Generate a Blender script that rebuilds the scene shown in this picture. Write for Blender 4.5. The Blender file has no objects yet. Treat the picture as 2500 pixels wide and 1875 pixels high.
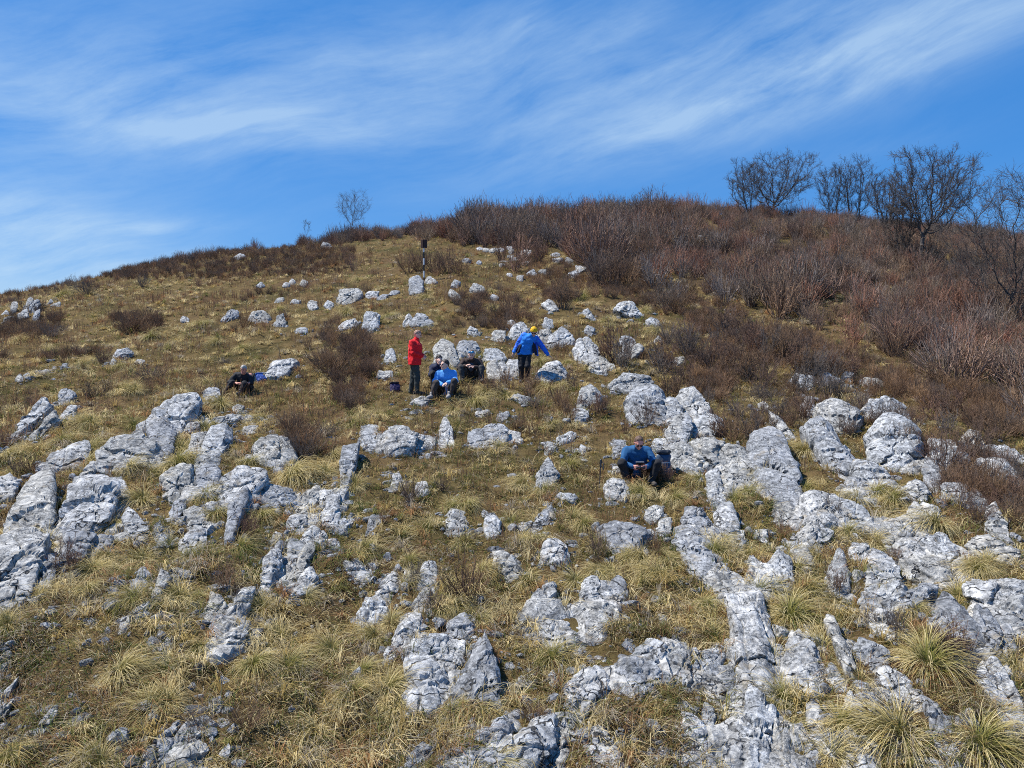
import bpy, bmesh, math
import numpy as np
from mathutils import Vector, Matrix

rng = np.random.default_rng(7)
scene = bpy.context.scene
COL = scene.collection
R_ = math.radians
NAT = 2500.0
F = 731.0 / 1024.0 * NAT          # focal length in photo pixels
PITCH = R_(-3.0)
SUN = np.array([-0.52, 0.10, 0.85]); SUN /= np.linalg.norm(SUN)

# ------------------------------------------------------------------ numeric helpers
_perm = rng.permutation(256); _perm = np.concatenate([_perm, _perm, _perm])
_grad = rng.normal(size=(256, 3)); _grad /= np.linalg.norm(_grad, axis=1)[:, None]

def perlin(p):
    p = np.asarray(p, float); i = np.floor(p).astype(np.int64); f = p - i
    i &= 255; u = f * f * f * (f * (f * 6 - 15) + 10); out = 0
    for dx in (0, 1):
        for dy in (0, 1):
            for dz in (0, 1):
                h = _perm[_perm[_perm[i[..., 0] + dx] + i[..., 1] + dy] + i[..., 2] + dz] & 255
                g = _grad[h]
                d = g[..., 0] * (f[..., 0] - dx) + g[..., 1] * (f[..., 1] - dy) + g[..., 2] * (f[..., 2] - dz)
                w = (u[..., 0] if dx else 1 - u[..., 0]) * (u[..., 1] if dy else 1 - u[..., 1]) * (u[..., 2] if dz else 1 - u[..., 2])
                out = out + w * d
    return out * 1.5

def fbm(p, oct=4, gain=0.5):
    p = np.asarray(p, float); a = 1.0; s = 0; f = 1.0
    for k in range(oct):
        s = s + a * perlin(p * f + 17.3 * k); a *= gain; f *= 2.03
    return s

def fbm2(x, y, sc, oct=3, seed=0.0):
    return fbm(np.stack([x / sc, y / sc, np.full_like(x, seed + 0.37)], -1), oct)

def worley_edge(p, pts):
    """distance between the two nearest cell borders (0 on a border)"""
    d = np.linalg.norm(p[:, None, :] - pts[None], axis=2)
    d.partition(1, axis=1)
    return d[:, 1] - d[:, 0]

def nrm(v):
    v = np.asarray(v, float); return v / np.maximum(np.linalg.norm(v, axis=-1, keepdims=True), 1e-9)

# ------------------------------------------------------------------ camera geometry
def ray(px, py):
    px = np.asarray(px, float); py = np.asarray(py, float)
    x = (px - 1250.0) / F; z = -(py - 937.5) / F; y = np.ones_like(x)
    c, s = math.cos(PITCH), math.sin(PITCH)
    return nrm(np.stack([x, y * c - z * s, y * s + z * c], -1))

def proj(P):
    P = np.asarray(P, float); c, s = math.cos(PITCH), math.sin(PITCH)
    y = P[..., 1] * c + P[..., 2] * s; z = -P[..., 1] * s + P[..., 2] * c
    y = np.where(y < 0.1, 0.1, y)
    return 1250 + F * P[..., 0] / y, 937.5 - F * z / y

# ------------------------------------------------------------------ terrain
K = NAT / 2212.0
CT = {  # column in the 2212-wide view: (row, distance)
    1000: [(1659, 6.6), (1450, 8.1), (1250, 10.4), (1050, 14.0), (950, 17), (860, 20.5), (760, 25), (680, 31), (600, 39), (545, 50), (492, 65)],
    0:    [(1659, 6.3), (1450, 7.7), (1250, 9.6), (1050, 13), (950, 16), (860, 21), (760, 29), (700, 37), (652, 50), (640, 60)],
    500:  [(1659, 6.5), (1450, 7.9), (1250, 10.0), (1050, 13.5), (950, 16.5), (860, 20.7), (760, 27), (680, 34), (610, 44), (560, 55), (546, 63)],
    1500: [(1659, 6.6), (1450, 8.1), (1250, 10.4), (1050, 14.1), (950, 17), (860, 20.6), (760, 25.5), (680, 31), (600, 39), (530, 50), (462, 65)],
    2212: [(1659, 6.3), (1450, 7.8), (1250, 10), (1100, 12.7), (1000, 15.1), (900, 18.6), (840, 21.5), (760, 27), (680, 34), (600, 44), (520, 62)],
    1850: [(1659, 6.5), (1450, 8), (1250, 10.2), (1050, 14), (950, 17), (860, 20.6), (760, 26), (680, 32), (600, 40), (540, 50), (478, 64)],
}
cp = []
for c_, lst in CT.items():
    for r_, Y in lst:
        d = ray(c_ * K, r_ * K); P = d * (Y / d[1]); cp.append(P)
    d = ray(c_ * K, lst[-1][0] * K); P = d * (lst[-1][1] / d[1])
    for dy, dz in ((14, 0.6), (35, -2.5), (70, -14)):
        cp.append([P[0] * (1 + dy / 60), P[1] + dy, P[2] + dz])
    q = ray(c_ * K, 1659 * K); q = q * (6.4 / q[1])
    cp.append([q[0] * 0.9, 0.5, -4.9]); cp.append([q[0] * 0.9 , -9, -6.8])
cp = np.array(cp)
ext = []
for sx, dz in ((-1, -0.35), (1, -0.1)):
    for Y, Z in ((-9, -7), (2, -5.0), (8, -3.9), (14, -2.9), (25, -0.6), (45, 3.0), (70, 6.0), (110, 2)):
        ext.append([sx * (10 + 1.15 * max(Y, 0)), Y, Z + dz * (3 + 0.12 * Y)])
cp = np.vstack([cp, ext])
def _tps(r2): return np.where(r2 > 1e-9, 0.5 * r2 * np.log(np.maximum(r2, 1e-9)), 0)
def _wx(x, y):           # warp so that near and far get equal say
    s = 1.0 / np.sqrt(14 + np.abs(y)); return x * s * 3, np.sqrt(np.maximum(y + 14, 0.5)) * 3
_a, _b = _wx(cp[:, 0], cp[:, 1]); _n = len(cp)
_A = np.zeros((_n + 3, _n + 3)); _A[:_n, :_n] = _tps((_a[:, None] - _a) ** 2 + (_b[:, None] - _b) ** 2) + np.eye(_n) * 0.35
_A[:_n, _n:] = np.stack([np.ones(_n), _a, _b], 1); _A[_n:, :_n] = _A[:_n, _n:].T
_W = np.linalg.solve(_A, np.concatenate([cp[:, 2], [0, 0, 0]]))
def h0(x, y):
    x = np.asarray(x, float); y = np.asarray(y, float); sh = x.shape; x = x.ravel(); y = y.ravel()
    out = np.empty_like(x)
    for i in range(0, len(x), 40000):
        a, b = _wx(x[i:i + 40000], y[i:i + 40000])
        out[i:i + 40000] = _tps((a[:, None] - _a) ** 2 + (b[:, None] - _b) ** 2) @ _W[:_n] + _W[_n] + a * _W[_n + 1] + b * _W[_n + 2]
    return out.reshape(sh)
def height(x, y):
    x = np.asarray(x, float); y = np.asarray(y, float)
    return h0(x, y) + 0.16 * fbm2(x, y, 2.6, 3, 3.0) + 0.085 * fbm2(x, y, 0.6, 2, 9.0)

_ts = np.concatenate([np.linspace(3.5, 30, 160), np.linspace(30.4, 110, 160)])
def ground_at(px, py):
    """where the sight line through photo pixel (px, py) meets the ground"""
    d = ray(px, py).reshape(-1, 3)
    P = d[:, None, :] * _ts[None, :, None]
    below = P[..., 2] < height(P[..., 0], P[..., 1])
    k = np.where(below.any(1), below.argmax(1), len(_ts) - 1); k = np.maximum(k, 1)
    lo, hi = _ts[k - 1], _ts[k]
    for _ in range(14):
        m = (lo + hi) / 2; Q = d * m[:, None]; b = Q[:, 2] < height(Q[:, 0], Q[:, 1])
        hi = np.where(b, m, hi); lo = np.where(b, lo, m)
    Q = d * hi[:, None]
    return Q, below.any(1)
def at(px, py):
    Q, ok = ground_at(np.array([px]), np.array([py])); return Q[0]
def gnormal(x, y):
    e = 0.4; dx = (h0(x + e, y) - h0(x - e, y)) / (2 * e); dy = (h0(x, y + e) - h0(x, y - e)) / (2 * e)
    return nrm(np.stack([-dx, -dy, np.ones_like(dx)], -1))

# ------------------------------------------------------------------ mesh and object helpers
def mesh(name, V, Fc, mat=None, smooth=True, col=None):
    """V (n,3); Fc: int array (m,4) or (m,3)"""
    me = bpy.data.meshes.new(name); V = np.asarray(V, np.float32); Fc = np.asarray(Fc, np.int32)
    m, k = Fc.shape
    me.vertices.add(len(V)); me.vertices.foreach_set('co', V.ravel())
    me.loops.add(m * k); me.loops.foreach_set('vertex_index', Fc.ravel())
    me.polygons.add(m); me.polygons.foreach_set('loop_start', np.arange(0, m * k, k, dtype=np.int32))
    me.polygons.foreach_set('use_smooth', np.full(m, smooth))
    if col is not None:
        a = me.color_attributes.new('Col', 'FLOAT_COLOR', 'POINT')
        c = np.ones((len(V), 4), np.float32); c[:, :3] = col; a.data.foreach_set('color', c.ravel())
    if mat: me.materials.append(mat)
    me.update(calc_edges=True); me.validate()
    return me
def obj(name, me, parent=None, loc=(0, 0, 0)):
    o = bpy.data.objects.new(name, me); COL.objects.link(o); o.location = loc
    if parent is not None: o.parent = parent
    return o
def tag(o, label=None, cat=None, group=None, kind=None):
    if label: o['label'] = label
    if cat: o['category'] = cat
    if group: o['group'] = group
    if kind: o['kind'] = kind
    return o
def empty(name, loc, label, cat, group=None):
    o = bpy.data.objects.new(name, None); COL.objects.link(o); o.location = loc; o.empty_display_size = 0.2
    return tag(o, label, cat, group)
def frames(P):
    T = np.gradient(P, axis=1); T = nrm(T)
    ref = np.where(np.abs(T[..., 2:3]) > 0.9, np.array([1.0, 0, 0]), np.array([0, 0, 1.0]))
    A = nrm(np.cross(T, ref)); B = np.cross(T, A); return A, B
def tubes(P, Rr, k=4):
    """P (m,n,3) polylines, Rr (m,n) radii -> verts, quads"""
    m, n, _ = P.shape; A, B = frames(P); ang = np.arange(k) * 2 * np.pi / k
    V = P[:, :, None, :] + Rr[:, :, None, None] * (A[:, :, None, :] * np.cos(ang)[None, None, :, None] + B[:, :, None, :] * np.sin(ang)[None, None, :, None])
    idx = np.arange(m * n * k).reshape(m, n, k); j = np.roll(idx, -1, axis=2)
    Q = np.stack([idx[:, :-1], j[:, :-1], j[:, 1:], idx[:, 1:]], -1).reshape(-1, 4)
    return V.reshape(-1, 3), Q
def ribbons(P, W, S):
    """blades: P (m,n,3), W (m,n) half widths, S (m,3) side vectors"""
    m, n, _ = P.shape; V = np.stack([P - W[..., None] * S[:, None], P + W[..., None] * S[:, None]], 2)
    idx = np.arange(m * n * 2).reshape(m, n, 2)
    Q = np.stack([idx[:, :-1, 0], idx[:, :-1, 1], idx[:, 1:, 1], idx[:, 1:, 0]], -1).reshape(-1, 4)
    return V.reshape(-1, 3), Q
def join(parts):
    Vs, Fs, n = [], [], 0
    for V, Q in parts:
        Vs.append(V); Fs.append(Q + n); n += len(V)
    return np.concatenate(Vs), np.concatenate(Fs)

# ------------------------------------------------------------------ materials
def newmat(name):
    m = bpy.data.materials.new(name); m.use_nodes = True; nt = m.node_tree; nt.nodes.clear()
    out = nt.nodes.new('ShaderNodeOutputMaterial'); return m, nt, out
def N(nt, t, **kw):
    n = nt.nodes.new(t)
    for k, v in kw.items():
        if hasattr(n, k): setattr(n, k, v)
        else: n.inputs[k.replace('_', ' ')].default_value = v
    return n
def L(nt, a, b): nt.links.new(a, b)
def ramp(nt, fac, stops):
    r = nt.nodes.new('ShaderNodeValToRGB'); e = r.color_ramp.elements
    while len(e) < len(stops): e.new(0.5)
    for el, (p, c) in zip(e, stops): el.position = p; el.color = (*c, 1) if len(c) == 3 else c
    L(nt, fac, r.inputs['Fac']); return r
def noise(nt, vec, scale, detail=5, rough=0.55, dist=0.0):
    n = N(nt, 'ShaderNodeTexNoise'); n.inputs['Scale'].default_value = scale; n.inputs['Detail'].default_value = detail
    n.inputs['Roughness'].default_value = rough; n.inputs['Distortion'].default_value = dist
    if vec is not None: L(nt, vec, n.inputs['Vector'])
    return n
def mix(nt, fac, a, b, mode='MIX'):
    m = nt.nodes.new('ShaderNodeMix'); m.data_type = 'RGBA'; m.blend_type = mode
    for s, v in ((m.inputs[0], fac), (m.inputs[6], a), (m.inputs[7], b)):
        if isinstance(v, (int, float)): s.default_value = v
        elif isinstance(v, tuple): s.default_value = (*v, 1)
        else: L(nt, v, s)
    return m.outputs[2]
def plain(name, color, rough=0.8, var=0.25, scale=25.0, bump=0.15, sheen=0.0):
    m, nt, out = newmat(name); b = N(nt, 'ShaderNodeBsdfPrincipled'); tc = N(nt, 'ShaderNodeTexCoord')
    n = noise(nt, tc.outputs['Object'], scale, 4)
    lo = tuple(c * (1 - var) for c in color); hi = tuple(min(1, c * (1 + var)) for c in color)
    r = ramp(nt, n.outputs['Fac'], [(0.3, lo), (0.7, hi)]); L(nt, r.outputs[0], b.inputs['Base Color'])
    b.inputs['Roughness'].default_value = rough
    if sheen: b.inputs['Sheen Weight'].default_value = sheen
    if bump:
        bp = N(nt, 'ShaderNodeBump'); bp.inputs['Strength'].default_value = bump; bp.inputs['Distance'].default_value = 0.01
        L(nt, n.outputs['Fac'], bp.inputs['Height']); L(nt, bp.outputs[0], b.inputs['Normal'])
    L(nt, b.outputs[0], out.inputs['Surface']); return m

def limestone():
    m, nt, out = newmat('limestone'); b = N(nt, 'ShaderNodeBsdfPrincipled'); g = N(nt, 'ShaderNodeNewGeometry')
    P = g.outputs['Position']
    oi = N(nt, 'ShaderNodeObjectInfo'); big = noise(nt, P, 1.6, 5, 0.6); mid = noise(nt, P, 9, 6, 0.7, 0.4); fine = noise(nt, P, 38, 5, 0.75)
    c1 = ramp(nt, big.outputs['Fac'], [(0.32, (0.40, 0.402, 0.40)), (0.52, (0.61, 0.61, 0.605)), (0.70, (0.77, 0.765, 0.75))]).outputs[0]
    c2 = ramp(nt, mid.outputs['Fac'], [(0.33, (0.11, 0.115, 0.12)), (0.45, (0.44, 0.45, 0.46)), (0.55, (0.86, 0.87, 0.87)), (0.68, (1.15, 1.15, 1.13))]).outputs[0]
    c = mix(nt, 0.85, c1, c2, 'MULTIPLY')
    c = mix(nt, 1.0, c, ramp(nt, oi.outputs['Random'], [(0.0, (0.66, 0.67, 0.70)), (0.3, (0.96, 0.97, 0.98)), (0.6, (1.08, 1.06, 1.03)), (0.85, (0.92, 0.88, 0.80)), (1.0, (0.78, 0.79, 0.80))]).outputs[0], 'MULTIPLY')
    # grey-black lichen crust in patches and pale rosettes
    ofs = N(nt, 'ShaderNodeVectorMath', operation='MULTIPLY_ADD'); L(nt, oi.outputs['Random'], ofs.inputs[0]); ofs.inputs[1].default_value = (37, 53, 71); L(nt, P, ofs.inputs[2]); lm = noise(nt, ofs.outputs[0], 2.0, 4, 0.6); ls = noise(nt, P, 26, 5, 0.8, 0.3)
    a = N(nt, 'ShaderNodeMath', operation='MULTIPLY'); L(nt, ramp(nt, lm.outputs['Fac'], [(0.41, (0, 0, 0)), (0.57, (1, 1, 1))]).outputs[0], a.inputs[0])
    L(nt, ramp(nt, ls.outputs['Fac'], [(0.50, (0, 0, 0)), (0.58, (1, 1, 1))]).outputs[0], a.inputs[1])
    c = mix(nt, a.outputs[0], c, (0.085, 0.09, 0.092))
    v = N(nt, 'ShaderNodeTexVoronoi'); v.inputs['Scale'].default_value = 7.5; v.inputs['Randomness'].default_value = 1; L(nt, P, v.inputs['Vector'])
    rr = ramp(nt, v.outputs['Distance'], [(0.16, (1, 1, 1)), (0.26, (0, 0, 0))]).outputs[0]
    a2 = N(nt, 'ShaderNodeMath', operation='MULTIPLY'); L(nt, rr, a2.inputs[0]); L(nt, ramp(nt, mid.outputs['Fac'], [(0.45, (0, 0, 0)), (0.6, (0.55, 0.55, 0.55))]).outputs[0], a2.inputs[1])
    c = mix(nt, a2.outputs[0], c, (0.74, 0.76, 0.75))
    # warm stain here and there
    st = noise(nt, P, 3.7, 4, 0.6); c = mix(nt, ramp(nt, st.outputs['Fac'], [(0.60, (0, 0, 0)), (0.75, (0.6, 0.6, 0.6))]).outputs[0], c, (0.42, 0.34, 0.22))
    # hairline cracks
    dn = noise(nt, P, 3.0, 3, 0.6); vm = N(nt, 'ShaderNodeVectorMath', operation='MULTIPLY_ADD'); L(nt, dn.outputs['Color'], vm.inputs[0]); vm.inputs[1].default_value = (0.5, 0.5, 0.5); L(nt, P, vm.inputs[2])
    cr = N(nt, 'ShaderNodeTexVoronoi', feature='DISTANCE_TO_EDGE'); cr.inputs['Scale'].default_value = 2.2; L(nt, vm.outputs[0], cr.inputs['Vector'])
    crk = ramp(nt, cr.outputs['Distance'], [(0.010, (1, 1, 1)), (0.028, (0, 0, 0))]).outputs[0]
    cm = N(nt, 'ShaderNodeMath', operation='MULTIPLY'); L(nt, crk, cm.inputs[0]); L(nt, ramp(nt, lm.outputs['Fac'], [(0.45, (1, 1, 1)), (0.55, (0, 0, 0))]).outputs[0], cm.inputs[1])
    c = mix(nt, cm.outputs[0], c, (0.05, 0.05, 0.05))
    L(nt, c, b.inputs['Base Color']); b.inputs['Roughness'].default_value = 0.93; b.inputs['Specular IOR Level'].default_value = 0.2
    hs = N(nt, 'ShaderNodeMath', operation='MULTIPLY_ADD'); L(nt, mid.outputs['Fac'], hs.inputs[0]); hs.inputs[1].default_value = 2.2; L(nt, fine.outputs['Fac'], hs.inputs[2])
    h2 = N(nt, 'ShaderNodeMath', operation='MULTIPLY_ADD'); L(nt, cm.outputs[0], h2.inputs[0]); h2.inputs[1].default_value = -1.6; L(nt, hs.outputs[0], h2.inputs[2])
    bp = N(nt, 'ShaderNodeBump'); bp.inputs['Strength'].default_value = 0.75; bp.inputs['Distance'].default_value = 0.035; L(nt, h2.outputs[0], bp.inputs['Height'])
    L(nt, bp.outputs[0], b.inputs['Normal']); L(nt, b.outputs[0], out.inputs['Surface']); return m
def plant(name, trans=0.3, rough=0.7, tint=(1, 1, 1)):
    m, nt, out = newmat(name); at_ = N(nt, 'ShaderNodeAttribute', attribute_name='Col')
    c = mix(nt, 1.0, at_.outputs['Color'], tint, 'MULTIPLY')
    d = N(nt, 'ShaderNodeBsdfDiffuse'); L(nt, c, d.inputs['Color'])
    if trans:
        t = N(nt, 'ShaderNodeBsdfTranslucent'); L(nt, c, t.inputs['Color']); s = N(nt, 'ShaderNodeMixShader'); s.inputs[0].default_value = trans
        L(nt, d.outputs[0], s.inputs[1]); L(nt, t.outputs[0], s.inputs[2]); L(nt, s.outputs[0], out.inputs['Surface'])
    else: L(nt, d.outputs[0], out.inputs['Surface'])
    return m
def soil():
    m, nt, out = newmat('soil'); b = N(nt, 'ShaderNodeBsdfPrincipled'); g = N(nt, 'ShaderNodeNewGeometry'); P = g.outputs['Position']
    n1 = noise(nt, P, 0.35, 5, 0.6); n2 = noise(nt, P, 3, 6, 0.7); n3 = noise(nt, P, 22, 5, 0.8)
    a = ramp(nt, n1.outputs['Fac'], [(0.35, (0.075, 0.065, 0.028)), (0.5, (0.13, 0.095, 0.045)), (0.66, (0.105, 0.07, 0.04))]).outputs[0]
    b2 = ramp(nt, n2.outputs['Fac'], [(0.3, (0.55, 0.55, 0.5)), (0.6, (1.25, 1.2, 1.1))]).outputs[0]
    c = mix(nt, 1.0, a, b2, 'MULTIPLY')
    L(nt, c, b.inputs['Base Color']); b.inputs['Roughness'].default_value = 1; b.inputs['Specular IOR Level'].default_value = 0.05
    bp = N(nt, 'ShaderNodeBump'); bp.inputs['Strength'].default_value = 0.8; bp.inputs['Distance'].default_value = 0.05; L(nt, n3.outputs['Fac'], bp.inputs['Height']); L(nt, bp.outputs[0], b.inputs['Normal'])
    L(nt, b.outputs[0], out.inputs['Surface']); return m
M_ROCK = limestone(); M_GRASS = plant('grass_blades', 0.35); M_TWIG = plant('twigs', 0.0); M_SOIL = soil()
M_BARK = plain('bark', (0.085, 0.07, 0.06), 0.95, 0.35, 12, 0.4)

# ------------------------------------------------------------------ ground sheet
def build_ground():
    nv, nu = 480, 520
    v = np.linspace(0, 1, nv); Y = -14 + 20 * v + 190 * v ** 3.0
    u = np.linspace(-1, 1, nu); X = u[None] * (9 + 1.25 * np.maximum(Y[:, None] + 6, 0))
    YY = np.repeat(Y[:, None], nu, 1); Z = height(X, YY)
    V = np.stack([X, YY, Z], -1).reshape(-1, 3); idx = np.arange(nv * nu).reshape(nv, nu)
    Q = np.stack([idx[:-1, :-1], idx[:-1, 1:], idx[1:, 1:], idx[1:, :-1]], -1).reshape(-1, 4)
    o = obj('hillside_ground', mesh('hillside_ground', V, Q, M_SOIL)); tag(o, 'grassy limestone hillside rising to a scrubby ridge', None, None, 'structure')
build_ground()
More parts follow.
